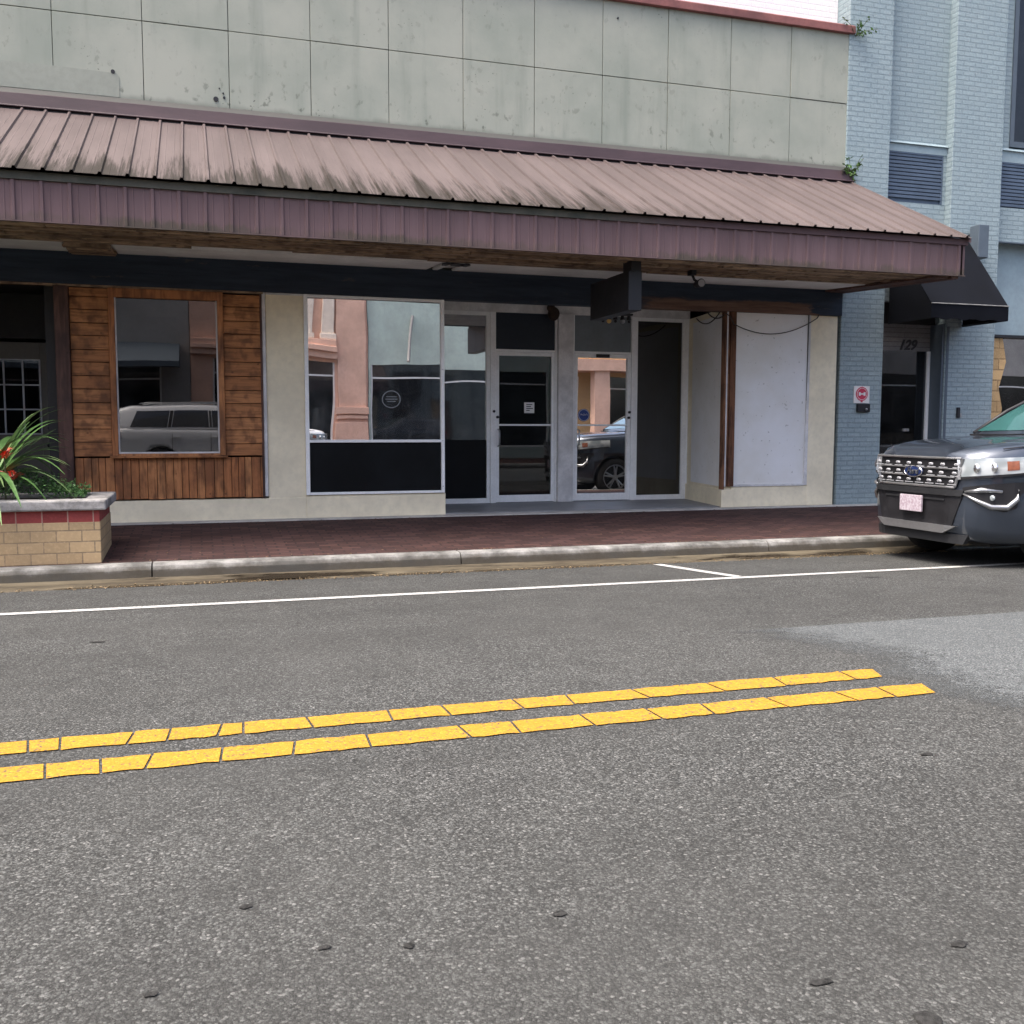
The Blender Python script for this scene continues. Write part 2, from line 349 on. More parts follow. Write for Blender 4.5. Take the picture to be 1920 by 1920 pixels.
def navy():
    t = NT('navy_painted_siding'); x, y, z = t.sep()
    n = t.noise(1, 6, .7, stretch=(1.2,1,14)); c = t.mix(t.mrange(n, .3, .7), (.008,.014,.026), (.02,.032,.05))
    pe = t.noise(1, 6, .72, stretch=(2.2,1,9)); c = t.mix(t.mrange(pe, .62, .70, 0, .7), c, (.075,.06,.05))
    rx = t.math('ADD', x, t.math('MULTIPLY', pe, 1.2))
    rz = t.math('ADD', z, t.math('MULTIPLY', t.noise(1,4,.6,stretch=(1.5,1,3)), .16))
    a = t.math('MULTIPLY', t.mrange(rx, 5.9, 6.3), t.math('MULTIPLY', t.mrange(rz, 2.99, 2.95), t.mrange(rx, 8.75, 8.6)))
    c = t.mix(a, c, t.mix(t.mrange(n,.35,.65), (.085,.045,.03), (.16,.095,.065)))
    wv = t.math('FRACT', t.math('MULTIPLY', z, 9.0)); 
    return t.pbr(c, .6, 0, .3, t.bump(wv, .5, .01))
m_navy = navy()
g_film = glass('reflective_window_film', .56, (.30,.32,.36), 0, .05, haze=1.6)
g_dark = glass('tinted_glass', .05, (.12,.13,.15), 0, .02)
g_mid = glass('storefront_glass', .4, (.32,.33,.36), 0, .03)
g_door = glass('door_glass', .62, (.25,.26,.28), 0, .03, haze=1.0)
g_plain = glass('plain_glass', .0, (.45,.47,.5), 0, .02)

# ------------------------------------------------------------------ ground, road, kerbs
GP = [(-2.45,-.05), (0,-.02), (2.2,0), (4.25,0), (7.6,-.121), (8.8,-.147)]
def rz(y): return float(np.interp(y, [p[0] for p in GP], [p[1] for p in GP]))
XL, XR = -60.0, 60.0
def sheet(name, prof, x0, x1, mat, kind='structure', thick=0):
    b = MB(); xs = np.linspace(x0, x1, 2 if x1-x0 < 200 else 2)
    b.grid([[(x, y, z) for y, z in prof] for x in xs]); o = b.build(name, mat)
    for p in o.data.polygons:
        if p.normal.z < 0: p.flip()
    return tag(o, kind=kind)
g = MB(); g.add([(-200,-200,-.4),(200,-200,-.4),(200,200,-.4),(-200,200,-.4)], [(0,1,2,3)]); tag(g.build('ground', m_bed), kind='structure')
sheet('road', GP, XL, XR, m_asph)
# lighter repair patch on the right
pp = [(3.05,5.28),(4.0,5.24),(5.3,5.22),(7,5.2),(40,5.1),(40,-1.8),(9,-1.6),(6.0,.4),(4.6,2.0),(3.55,3.1),(3.1,3.75),(3.3,4.3),(3.0,4.8)]
b = MB(); n = 18
rows = []
ys = np.linspace(5.22, -1.6, 40)
def left_edge(y): 
    base = np.interp(y, [-1.6,.4,2.0,3.1,3.6,4.2,4.8,5.22], [9,6.2,4.5,3.62,3.28,3.5,3.4,3.25])
    return base + .05*math.sin(y*9)+.03*math.sin(y*23+1)
for y in ys: rows.append([(left_edge(y)+q, y, rz(y)+.003) for q in (-.35,-.15,0,.2,.5,1.2,6,50)])
b.grid(rows); o = b.build('road_patch', m_asph2)
at = o.data.attributes.new('wear', 'FLOAT', 'POINT'); at.data.foreach_set('value', [min(v, 1.0 if i < len(ys)-0 else 1) for i in range(len(ys)) for v in (.05,.35,.55,.72,.9,1,1,1)])
_t = m_asph2.node_tree; _a = _t.nodes.new('ShaderNodeAttribute'); _a.attribute_name = 'wear'
_n = _t.nodes.new('ShaderNodeTexNoise'); _n.inputs['Scale'].default_value = 7; _n.inputs['Detail'].default_value = 9; _n.inputs['Roughness'].default_value = .8
_c = _t.nodes.new('ShaderNodeTexCoord'); _t.links.new(_c.outputs['Object'], _n.inputs['Vector'])
_m = _t.nodes.new('ShaderNodeMath'); _m.operation = 'ADD'; _t.links.new(_a.outputs['Fac'], _m.inputs[0]); _t.links.new(_n.outputs['Fac'], _m.inputs[1])
_r = _t.nodes.new('ShaderNodeMapRange'); _r.inputs[1].default_value = .72; _r.inputs[2].default_value = 1.25; _t.links.new(_m.outputs[0], _r.inputs[0])
_x = _t.nodes.new('ShaderNodeMixShader'); _tr = _t.nodes.new('ShaderNodeBsdfTransparent'); _o = [q for q in _t.nodes if q.type == 'OUTPUT_MATERIAL'][0]; _p = [q for q in _t.nodes if q.type == 'BSDF_PRINCIPLED'][0]
_t.links.new(_r.outputs[0], _x.inputs[0]); _t.links.new(_tr.outputs[0], _x.inputs[1]); _t.links.new(_p.outputs[0], _x.inputs[2]); _t.links.new(_x.outputs[0], _o.inputs[0])
for p in o.data.polygons:
    if p.normal.z < 0: p.flip()
tag(o, kind='structure')
# yellow double line, broken by cracks
def yellow(y0, y1, cracks, xend, slant_end):
    b = MB(); xs = [-30.0]+[c for c in cracks]+[xend]
    for i in range(len(xs)-1):
        a, c = xs[i]+(.005 if i else 0), xs[i+1]-(.005 if i < len(xs)-2 else 0)
        sl = random.Random(i*7+int(y0*100)); s0 = 0 if i == 0 else cr[i-1]; s1 = slant_end if i == len(xs)-2 else cr[i]
        m = max(2, int((c-a)/.045)) if c-a < 3 else 40
        lo, hi = [], []
        for k in range(m+1):
            t = k/m; j0 = sl.uniform(-.007,.007); j1 = sl.uniform(-.007,.007)
            xa = a+(c-a)*t
            lo.append((xa+(s0*(1-t)+s1*t)*.5, y0+j0, .005)); hi.append((xa-(s0*(1-t)+s1*t)*.5, y1+j1, .005))
        b.grid([lo, hi])
    return b
cr = [random.choice((-1,1,1))*random.uniform(.005,.022) for _ in range(30)]
for nm, y0, y1, cracks, xe in (('far', 3.91, 4.06, [-.64,-.53,-.28,-.14+.0,.05,.14,.40,.73,.97,1.29,1.53,1.87,2.25,2.59,2.97], 3.14),
                               ('near', 3.60, 3.755, [-.54,-.36,-.20,.05,.31,.59,.97,1.18,1.49,1.79,2.04,2.38,2.73,2.95], 3.18)):
    o = yellow(y0, y1, cracks, xe, -.05).build('yellow_line', m_yel)
    for p in o.data.polygons:
        if p.normal.z < 0: p.flip()
    tag(o, kind='structure')
def strip(name, pts, wd, mat, zoff=.005):
    b = MB(); L, Rr = [], []
    for i, (x, y) in enumerate(pts):
        a = Vector(pts[min(i+1,len(pts)-1)])-Vector(pts[max(i-1,0)]); nrm = Vector((-a.y,a.x)).normalized()*wd/2
        for S, sg in ((L,1),(Rr,-1)):
            q = (x+nrm.x*sg, y+nrm.y*sg); S.append((q[0], q[1], rz(q[1])+zoff))
    b.grid([L, Rr]); o = b.build(name, mat)
    for p in o.data.polygons:
        if p.normal.z < 0: p.flip()
    return tag(o, kind='structure')
strip('white_line', [(x, 7.60) for x in np.linspace(-40, 50, 30)], .10, m_white)
strip('stall_line', [(4.26, 8.74), (4.40, 8.15), (4.53, 7.66)], .10, m_white, .006)
strip('far_white_line', [(x, -.05) for x in np.linspace(-40, 50, 30)], .10, m_white, .006)
m_tar = plain('tar_blob', (.030,.030,.029), .95, .5, 60, .8, 300, spec=.1)
for x, y, a, c_ in ((.435,2.16,.015,.012),(-.126,2.13,.020,.011),(.247,2.21,.018,.010),(1.39,1.569,.032,.028),(1.665,1.79,.022,.014),(2.53,2.917,.028,.016),(1.262,1.751,.030,.013),(.082,2.465,.02,.012),(.822,2.197,.022,.014),(-.6,6.2,.05,.022)):
    b = MB(); rr = random.Random(int(x*100)+5); n_ = 11; ring_ = []
    for k in range(n_):
        q = 2*math.pi*k/n_; m_ = rr.uniform(.75,1.15); ring_.append((x+a*m_*math.cos(q), y+c_*m_*math.sin(q)))
    b.add([(px_,py_,rz(py_)+.0035) for px_,py_ in ring_]+[(x+(px_-x)*.6, y+(py_-y)*.6, rz(y)+.0055) for px_,py_ in ring_]+[(x,y,rz(y)+.006)], [(k,(k+1)%n_,n_+(k+1)%n_,n_+k) for k in range(n_)]+[(n_+k,n_+(k+1)%n_,2*n_) for k in range(n_)])
    tag(b.build('tar_spot', m_tar), kind='structure')
# gutter pan and kerb (our side), far kerb, sidewalks
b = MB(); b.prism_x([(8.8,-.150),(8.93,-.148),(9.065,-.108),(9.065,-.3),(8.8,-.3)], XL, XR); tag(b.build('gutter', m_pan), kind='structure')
def kerb(name, y0, sgn, zb, zt):
    b = MB(); jo = [-60,-34,-20,-12,-6.1,-3.2,-.42,2.36,5.72,8.6,11.4,14.2,20,34,60]
    prof = [(0,zb-.15),(0,zb+.03),(.012,zt-.05),(.03,zt-.018),(.06,zt-.002),(.19,zt),(.19,zb-.15)]
    for i in range(len(jo)-1): b.prism_x([(y0+sgn*p, z) for p, z in prof], jo[i]+.006, jo[i+1]-.006)
    return tag(b.build(name, m_kerb), kind='structure')
kerb('kerb', 9.055, 1, -.15, .004); kerb('far_kerb', -2.46, -1, -.05, .09)
sheet('sidewalk', [(9.245,.0),(10.5,.052),(11.72,.105),(12.2,.107)], XL, XR, m_side)
sheet('far_sidewalk', [(-2.65,.088),(-6.6,.12)], XL, XR, m_side)
b = MB(); b.box(-1.6, 9.3, 11.70, 11.93, -.1, .116); tag(b.build('threshold_strip', m_conc, bevel=.006), kind='structure')
b = MB(); b.box(2.9, 7.05, 11.931, 13.6, -.1, .128); tag(b.build('entry_floor', plain('entry_slab', (.23,.235,.24), .5, .25, 2, .2)), kind='structure')
# puddles in the gutter
def puddle(x0, x1, y0, y1, label):
    rr = random.Random(int(x0*10)); top, bot = [], []
    for k in range(25):
        t = k/24; e = math.sin(math.pi*min(1,max(0,t)))**.35
        x = x0+(x1-x0)*t; ym = (y0+y1)/2; h = (y1-y0)/2*e
        top.append((x, ym+h*(.8+.2*rr.random()), -.1455)); bot.append((x, ym-h*(.7+.5*rr.random()), -.1455))
    b = MB(); b.grid([bot, top]); o = b.build('puddle', m_pud)
    for p in o.data.polygons:
        if p.normal.z < 0: p.flip()
    tag(o, kind='structure')
_t = NT('gutter_water'); m_pud = _t.pbr((.035,.024,.012), .04, 0, .6)
for a in ((-1.2,.95,8.78,8.93),(1.5,2.3,8.80,8.92),(2.42,4.0,8.80,8.94),(0.4,1.1,8.83,8.90),(5.2,8.4,8.83,8.95)): puddle(*a, '')
# leaf and grit litter along the gutter: countless, one object
b = MB(); rr = random.Random(3)
for i in range(900):
    x = rr.uniform(-3, 8.5); y = 8.80+rr.gauss(0, .05); s = rr.uniform(.004,.013); a = rr.uniform(0,3.14); z = max(rz(y), -.149)+.004
    if y > 9.03: continue
    b.add([(x+s*math.cos(a),y+s*math.sin(a),z),(x-s*math.sin(a),y+s*math.cos(a),z+s*.5),(x-s*math.cos(a),y-s*math.sin(a),z),(x+s*math.sin(a),y-s*math.cos(a),z+s*.6)], [(0,1,2,3)])
tag(b.build('gutter_litter', plain('dry_litter', (.20,.15,.09), .9, .4, 30, 0)), 'thin scatter of dry leaf bits and grit along the gutter', 'litter', kind='stuff')

b = MB(); rr = random.Random(9)
for i in range(260):
    x = rr.uniform(-.7, 8.5); y = rr.choice((rr.uniform(9.3,11.6), 11.66+rr.gauss(0,.03), 9.27+abs(rr.gauss(0,.03)))); y = min(y, 11.69); s = rr.uniform(.006,.018); a = rr.uniform(0,3.14); z = float(np.interp(y,[9.245,10.5,11.72],[0,.052,.105]))+.003
    b.add([(x+s*math.cos(a),y+s*math.sin(a),z),(x-s*.5*math.sin(a),y+s*.5*math.cos(a),z+s*.4),(x-s*math.cos(a),y-s*math.sin(a),z),(x+s*.5*math.sin(a),y-s*.5*math.cos(a),z+s*.3)], [(0,1,2,3)])
tag(b.build('pavement_litter', plain('dry_leaf_bits', (.17,.12,.07), .9, .5, 30, 0)), 'sparse dry leaf bits scattered over the brick pavement', 'litter', kind='stuff')
# ------------------------------------------------------------------ the empty shop
WY, DY = 11.9, 13.4
S = thing('storefront_building', 'low vacant shop with pale cement upper panels and long mauve metal canopy', 'building', (3,12,.1))
LX, RX = -16.0, 8.56
b = MB(); b.box(LX, 8.60, 11.93, 12.10, 3.1, 6.5); b.box(LX,-2.6, 11.93,12.1, 0,3.1); b.box(8.45,8.555,11.93,19,.0,6.5); b.box(LX,LX+.2,12.1,19,0,6.5); b.box(LX,8.555,18.8,19,0,6.5)
b.box(LX, 8.5, 12.1, 18.8, 6.2, 6.3)
b.build('wall', m_gap, S)
b = MB(); x0 = -1.394-.9065*16
for i in range(27):
    xa, xb = x0+i*.9065, x0+(i+1)*.9065
    if xa < LX or xa > 8.5: continue
    for za, zb in ((4.72, 5.610), (5.619, 6.53)): b.box(xa+.0035, min(xb-.0035, 8.598), WY+random.uniform(-.003,.003), 11.929, za, zb)
b.build('upper_panels', m_panel, S, bevel=.004)
b = MB(); b.prism_y([(-3.2,4.78),(-.74,4.78),(-.735,4.99),(-.76,5.03),(-1.4,5.045),(-3.2,5.05)], 11.893, 11.8985)
b.build('patched_panel', plain('patched_cement', (.27,.285,.24), .85, .08, 2, .2), S)
b = MB()
for x, z, r in ((-.80,5.045,.022),(.27,4.86,.028),(.36,4.885,.014),(.35,4.93,.01),(.31,4.98,.008),(5.15,6.33,.012)):
    b = MB(); b.cyl((x,11.888,z), r, .012, 'y', 9); b.build('bolt_hole', m_black, S)
b = MB(); b.prism_x([(11.84,6.53),(11.84,6.625),(11.87,6.645),(12.15,6.64),(12.15,6.53)], LX, 8.63); b.build('coping', m_cap, S, bevel=.006)
# canopy roof: ribbed sheet
E0, E1 = (9.585, 3.412), (11.84, 4.555)
dy, dz = E1[0]-E0[0], E1[1]-E0[1]; ln = math.hypot(dy,dz); ny, nz = -dz/ln, dy/ln
b = MB(); RIB = .2286; xr = 8.66; xs = []
k = -64; prof = []
while -1.466+RIB*k < xr+.01:
    c = -1.466+RIB*k
    if c > LX: prof += [(c-.020,0),(c-.010,.022),(c+.010,.022),(c+.020,0)]+([(c+.068,0),(c+.074,.0018),(c+.080,0),(c+.148,0),(c+.154,.0018),(c+.160,0)] if c+.17 < xr else [])
    k += 1
prof = [(LX,0)]+[p for p in prof if p[0] < xr]+[(xr,0)]
rows = []
for t in (0, .25, .5, .75, 1):
    rows.append([(x, E0[0]+dy*t+ny*h, E0[1]+dz*t+nz*h) for x, h in prof])
b.grid(rows)
rows = [[(x, E0[0]+dy*t+ny*(h-.004), E0[1]+dz*t+nz*(h-.004)) for x, h in prof] for t in (0,1)]
b.grid(rows)
b.build('canopy_roof', m_roof, S, fix=False)
b = MB()      # gable end closing the canopy on the right, and a barge trim along the slope
b.prism_x([(9.68,2.99),(9.68,3.37),(11.86,4.49),(11.89,3.11)], 8.60, 8.64)
b.prism_x([(9.60,3.36),(9.60,3.405),(11.84,4.543),(11.84,4.47)], 8.641, 8.668)
b.build('canopy_gable', m_fas, S)
# fascia
b = MB(); b.box(LX, 8.655, 9.680, 9.70, 2.992, 3.337)
k = -64
while -1.494+RIB*k < 8.655:
    c = -1.494+RIB*k
    if c > LX+.1: b.prism_z([(c-.022,9.6795),(c-.012,9.662),(c+.012,9.662),(c+.022,9.6795)], 2.992, 3.337)
    for q in (.066,.160):
        if c > LX+.1 and c+q < 8.64: b.prism_z([(c+q-.008,9.6795),(c+q,9.676),(c+q+.008,9.6795)], 2.992, 3.337)
    k += 1
b.box(LX, 8.66, 9.664, 9.70, 2.980, 2.9915)
b.build('canopy_fascia', m_fas, S)
b = MB(); b.box(LX, 8.672, 9.652, 9.70, 3.338, 3.405); b.build('drip_trim', m_drip, S)
# ridge flashing with dark closure gaps under its lip
b = MB(); b.prism_x([(11.775,4.548),(11.760,4.552),(11.765,4.566),(11.790,4.572),(11.815,4.700),(11.895,4.775),(11.895,4.53),(11.80,4.552)], LX, 8.63)
b.build('ridge_flashing', m_flash, S, bevel=.004)
b = MB(); b.box(LX, 8.61, 11.80, 11.845, 4.47, 4.548); b.build('ridge_closure', m_black, S)
# soffit: rotten boards in front, white boards behind
def sz(y): return 2.99+(y-9.7)*.05
b = MB(); b.prism_x([(9.72,sz(9.72)+.05),(11.0,sz(11.0)+.05),(11.0,sz(11)+.07),(9.72,sz(9.72)+.07)], LX, 8.58)
for i in range(13):
    y = 9.72+i*.098; x = LX
    while x < 8.5:
        L = random.uniform(.6,2.6); x1 = min(8.5, x+L)
        if random.random() > .12:
            t = random.uniform(-.012,.02); ww = random.uniform(.06,.09)
            b.box(x, x1-.01, y, y+ww, sz(y)-.004+t, sz(y)+.03+t)
        x = x1
b.build('soffit_boards', m_rot, S)
b = MB()
for xa, xb in ((LX,-1.28),(-.80,2.66),(2.74,2.80),(2.98,8.28)):
    b.prism_x([(11.0,sz(11)-.012),(11.88,sz(11.88)-.006),(11.88,sz(11.88)+.02),(11.0,sz(11)+.02)], xa, xb)
b.prism_x([(11.0,sz(11)+.03),(11.88,sz(11.88)+.03),(11.88,sz(11.88)+.04),(11.0,sz(11)+.04)], LX, 8.58)
b.build('soffit_panel', m_soffit, S)
b = MB()
for i in range(6): b.box(-1.27+random.uniform(-.02,.02), -.82+random.uniform(-.02,.02), 11.02+i*.14, 11.12+i*.14, sz(11+i*.14)-.03+random.uniform(-.015,.015), sz(11+i*.14)+.0)
b.build('exposed_lath', m_rot, S)
b = MB()
for x, w_ in ((2.70,.05),(2.83,.09),(2.93,.06)): b.prism_z([(x-w_,11.0),(x-w_*.4,10.93),(x+w_*.6,10.95),(x+w_,11.03),(x+w_*.5,11.13),(x-w_*.6,11.1)], sz(11)-.03, sz(11)-.022)
b.build('soffit_hole', m_black, S)
b = MB(); b.prism_x([(9.71,2.955),(9.75,2.955),(11.9,3.06),(11.9,3.13),(9.71,3.02)], 8.50, 8.598); b.prism_x([(9.75,2.96),(11.85,3.06),(11.85,3.085),(9.75,2.985)], 8.27, 8.49)
b.build('rake_board', m_post, S)
# navy beam
b = MB(); b.box(-2.6, 8.555, 11.85, 12.02, 2.745, 3.098); b.build('beam', m_navy, S, bevel=.006)
b = MB(); b.box(-2.6, .74, 11.862, 11.95, 2.722, 2.7445); b.build('beam_trim', m_rot, S)
# cream walls
b = MB()
b.box(.765, 1.20, 11.90, 12.1, .116, 2.744)
b.build('cream_pier', m_cream, S, bevel=.006); b = MB()
b.box(-1.32, 1.20, 11.895, 12.1, .1, .362)          # base under the boards
b.box(1.2, 2.90, 11.895, 12.1, .1, .385)            # base under the big window
b.box(2.80, 2.90, 12.1, 13.5, .1, 2.744)            # left return of the recess
b.build('cream_base', m_cream, S, bevel=.006); b = MB()
b.box(8.085, 8.52, 11.90, 12.1, .116, 2.744)        # right pier
b.box(6.90, 8.085, 11.90, 12.1, .116, .395)
b.prism_z([(6.74,11.88),(6.93,11.88),(7.05,13.5),(6.985,13.5)], .116, .36)
b.prism_z([(6.76,11.92),(6.93,11.92),(7.06,13.5),(7.0,13.5)], .36, 2.80)
b.build('cream_wall', m_cream, S, bevel=.006)
b = MB(); b.box(.724, .762, 11.875, 11.95, .385, 2.744); b.box(.77, 1.2, 11.885, 11.899, 2.722, 2.744); b.build('white_trim', m_whitep, S, bevel=.004)
# boarded-up right window
b = MB(); b.box(6.925, 8.065, 11.905, 11.93, .42, 2.744); 
t = NT('boarding_white'); n1 = t.noise(1.2, 5, .6); c = t.mix(t.mrange(n1,.3,.7), (.70,.69,.64), (.80,.80,.79)); sp = t.noise(16,3,.6); c = t.mix(t.mrange(sp,.66,.72,0,.6), c, (.25,.24,.2)); m_brd = t.pbr(c, .6, 0, .4)
bo = b.build('boarding', m_brd, S)
b = MB()
b.add([(8.03,11.89,.40),(8.083,11.89,.40),(8.083,11.89,2.744),(8.06,11.89,2.744),(8.03,11.93,.40),(8.083,11.93,.40),(8.083,11.93,2.744),(8.06,11.93,2.744)],[(0,1,2,3),(7,6,5,4),(0,3,7,4),(1,5,6,2),(0,4,5,1),(3,2,6,7)])
b.box(6.90, 8.03, 11.885, 11.93, .396, .425); b.build('boarding_trim', m_whitep, bo)
b = MB(); b.box(8.045, 8.062, 11.894, 11.93, .45, 2.744); b.build('boarding_gap', m_gap, bo)
b = MB(); b.box(6.83, 6.915, 11.865, 11.96, .40, 2.744); b.box(6.745,6.775,11.87,11.97,.36,2.744); b.box(6.80,6.829,11.89,11.99,.40,2.744); b.build('rotten_post', m_rotpost, S, bevel=.006)
b = MB(); b.box(6.776, 6.799, 11.88, 11.98, .40, 2.744); b.build('post_strip', m_whitep, S)
# side wall panel outline in the recess
b = MB(); b.prism_z([(6.752,11.96),(6.756,11.96),(6.985,13.36),(6.981,13.36)], .40, 2.72); b.build('recess_panel', m_brd, S)
b = MB(); b.box(6.975, 7.0, 13.33, 13.38, .36, 2.80); b.build('recess_trim', m_alu, S)
# recess ceiling and white header band above the doors
b = MB(); b.prism_x([(12.02,2.748),(13.42,2.93),(13.42,2.97),(12.02,2.80)], 2.9, 7.0); b.box(2.9, 7.0, 13.36, 13.5, 2.80, 2.93)
b.build('recess_header', m_whitep, S)
# interior of the shop
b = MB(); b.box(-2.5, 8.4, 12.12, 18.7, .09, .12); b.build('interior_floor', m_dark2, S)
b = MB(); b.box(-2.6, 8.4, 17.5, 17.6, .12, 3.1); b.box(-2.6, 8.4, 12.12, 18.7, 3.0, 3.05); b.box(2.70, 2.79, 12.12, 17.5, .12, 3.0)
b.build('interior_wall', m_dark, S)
b = MB()
for i in range(9): b.prism_z([(6.36+i*.066,13.62),(6.393+i*.066,13.58),(6.426+i*.066,13.62),(6.393+i*.066,13.63)], .2, 2.78)
b.build('curtain', plain('brown_curtain', (.085,.07,.06), .85, .15, 3, .1), S)
# big shop window
wn = MB(); z0, zm0, zm1, z1 = .39, 1.012, 1.045, 2.742
wn.box(1.20,1.245,11.865,11.96,z0,z1); wn.box(2.845,2.885,11.865,11.96,z0,z1); wn.box(1.245,2.845,11.87,11.955,z1-.03,z1); wn.box(1.245,2.845,11.87,11.955,zm0,zm1); wn.box(1.245,2.845,11.87,11.955,z0,z0+.03)
W1 = wn.build('window', m_alu, S, bevel=.003)
W1['label'] = 'large aluminium framed shop window, mirrored film over black lower panel'
b = MB(); b.box(1.245,2.845,11.905,11.911,zm1,z1-.03); b.build('pane', g_film, W1)
b = MB(); b.box(1.245,2.845,11.90,11.92,z0+.03,zm0); b.build('lower_panel', m_blackp, W1)
b = MB(); b.box(1.245,2.845,11.915,11.95,z1-.075,z1-.031); b.build('blind', m_dark, W1)
for z in (.47,1.03,1.9):
    b = MB(); b.cyl((2.86,11.858,z), .006, .006, 'y', 8); b.build('screw', m_silver, W1)
# wooden window
wn = MB(); wn.box(-.925,-.862,11.84,11.93,.87,2.722); wn.box(.228,.292,11.84,11.93,.87,2.722); wn.box(-.862,.228,11.84,11.93,.862,.893); wn.box(-.862,.228,11.842,11.93,2.622,2.72)
W2 = wn.build('window', m_woodv, S, bevel=.005); W2['label'] = 'dark tinted window in a varnished wooden surround'
b = MB(); xa, xb = -.862, .228; th = R(.02)
b.add([(xa,11.895,.893),(xb,11.895,.893),(xb,11.895+1.73*math.tan(th),2.622),(xa,11.895+1.73*math.tan(th),2.622),(xa,11.902,.893),(xb,11.902,.893),(xb,11.902+1.73*math.tan(th),2.622),(xa,11.902+1.73*math.tan(th),2.622)],
      [(0,1,2,3),(7,6,5,4),(0,3,7,4),(1,5,6,2),(0,4,5,1),(3,2,6,7)])
b.build('pane', g_dark, W2)
b = MB(); b.box(-.861,-.845,11.87,11.893,.893,2.622); b.box(.211,.227,11.87,11.893,.893,2.622); b.box(-.845,.211,11.87,11.893,.894,.912); b.build('glazing_bead', m_whitep, W2)
b = MB(); b.box(-.95,.31,11.80,11.84,.845,.868); b.build('sill', m_woodh, W2, bevel=.004)
# boards
for xa, xb in ((-1.318,-.928),(.294,.700)):
    b = MB(); z = .862
    while z < 2.70:
        h = random.uniform(.135,.165); zt = min(z+h, 2.715); j = random.uniform(0,.008)
        b.prism_x([(11.935,z+.004),(11.872-j,z+.004),(11.885-j,zt-.002),(11.935,zt-.002)], xa, xb); z += h
    b.build('side_boards', m_woodh, S, bevel=.004)
b = MB(); x = -1.318
while x < .69:
    wd = random.uniform(.07,.11); xe = min(x+wd,.70); b.box(x+.003, xe-.002, 11.875-random.uniform(0,.009), 11.93, .372+random.uniform(0,.012), .846); x += wd
b.build('lower_boards', m_woodv, S, bevel=.004)
b = MB(); b.box(.700,.723,11.865,11.95,.365,2.72); b.build('corner_batten', m_post, S, bevel=.003)
b = MB(); b.box(-1.47,-1.322,11.82,11.97,.1,2.722); b.box(-2.6,-2.45,11.82,11.97,.1,2.722); b.build('entry_post', m_post, S, bevel=.012)
# left entry recess with a nine-light door
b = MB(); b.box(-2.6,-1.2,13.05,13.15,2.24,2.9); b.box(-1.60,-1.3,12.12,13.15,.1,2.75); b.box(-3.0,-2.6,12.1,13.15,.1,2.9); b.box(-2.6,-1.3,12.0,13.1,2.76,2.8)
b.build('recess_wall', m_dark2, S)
D0 = MB(); zt = 2.19; D0.box(-1.785,-1.63,13.0,13.05,.13,zt); D0.box(-2.55,-2.40,13.0,13.05,.13,zt); D0.box(-2.40,-1.785,13.0,13.05,1.99,zt); D0.box(-2.40,-1.785,13.0,13.05,.13,1.10)
dr = D0.build('door', plain('beige_door', (.17,.15,.12), .6, .1, 3, .1), S, bevel=.004); dr['label'] = 'beige panelled door with white nine light window'
b = MB()
for x in (-2.40,-2.19,-1.985,-1.80): b.box(x,x+.016,12.985,13.02,1.10,1.99)
for z in (1.10,1.39,1.68,1.975): b.box(-2.40,-1.785,12.987,13.018,z,z+.016)
b.build('glazing_bar', m_whitep, dr)
b = MB(); b.box(-2.39,-1.79,13.02,13.026,1.11,1.98); b.build('pane', g_plain, dr)
b = MB(); b.ball((-1.70,12.95,.97), .035); b.cyl((-1.70,12.97,1.18), .028, .035, 'y', 16); b.box(-1.72,-1.68,12.985,13.0,1.08,1.25); b.build('knob', m_black, dr, smooth=False)

# storefront doors
def glazed(kind, x0, x1, zb, zt, pane_mat, nm, label=None, low=None):
    b = MB(); b.box(x0,x0+.05,13.365,13.435,zb,zt); b.box(x1-.05,x1,13.365,13.435,zb,zt); b.box(x0+.05,x1-.05,13.367,13.433,zt-.05,zt); b.box(x0+.05,x1-.05,13.367,13.433,zb,zb+.10 if kind == 'door' else zb+.07)
    if kind == 'door': b.box(x0+.05,x1-.05,13.35,13.40,1.218,1.243)
    o = b.build(nm, m_alu, S, bevel=.004)
    if label: o['label'] = label
    a, c = x0+.05, x1-.05; zz = zb+(.10 if kind == 'door' else .07)
    if low: p = MB(); p.box(a,c,13.395,13.41,zz,low); p.build('lower_panel', m_blackp, o); zz = low
    p = MB(); p.box(a,c,13.402,13.408,zz,zt-.05); p.build('pane', pane_mat, o)
    return o
b = MB()
b.box(2.9,3.0,13.37,13.44,.128,2.80); b.box(3.905,3.985,13.345,13.455,.128,2.80); b.box(4.872,4.90,13.36,13.45,.128,2.80)
b.box(5.131,5.168,13.36,13.45,.128,2.80); b.box(6.055,6.112,13.345,13.455,.128,2.80); b.box(6.94,6.99,13.36,13.45,.128,2.80)
b.box(3.985,4.872,13.36,13.45,2.255,2.29); b.box(5.168,6.055,13.36,13.45,2.255,2.29)
b.build('entry_frame', m_alu, S, bevel=.003)
b = MB(); b.box(4.901,5.13,13.30,13.46,.128,2.80); b.build('entry_post', m_whitep, S, bevel=.006)
b = MB(); b.box(3.985,4.872,13.39,13.41,2.291,2.80); b.build('transom_panel', m_navyp, S)['label'] = 'navy panel above the left glass door'
b = MB(); b.box(5.168,6.055,13.39,13.41,2.291,2.80); b.build('transom_panel', m_greyp, S)['label'] = 'grey panel above the right glass door'
sl = glazed('side', 3.0, 3.905, .128, 2.80, g_film, 'sidelight', 'sidelight left of the doors with black lower part', low=1.02)
s2 = glazed('side', 6.112, 6.94, .128, 2.80, g_dark, 'sidelight', 'dark full height sidelight right of the doors')
d1 = glazed('door', 3.987, 4.870, .135, 2.252, g_plain, 'door', 'left glass door with square white notice')
d2 = glazed('door', 5.170, 6.053, .135, 2.252, g_door, 'door', 'right glass door with round blue sticker')
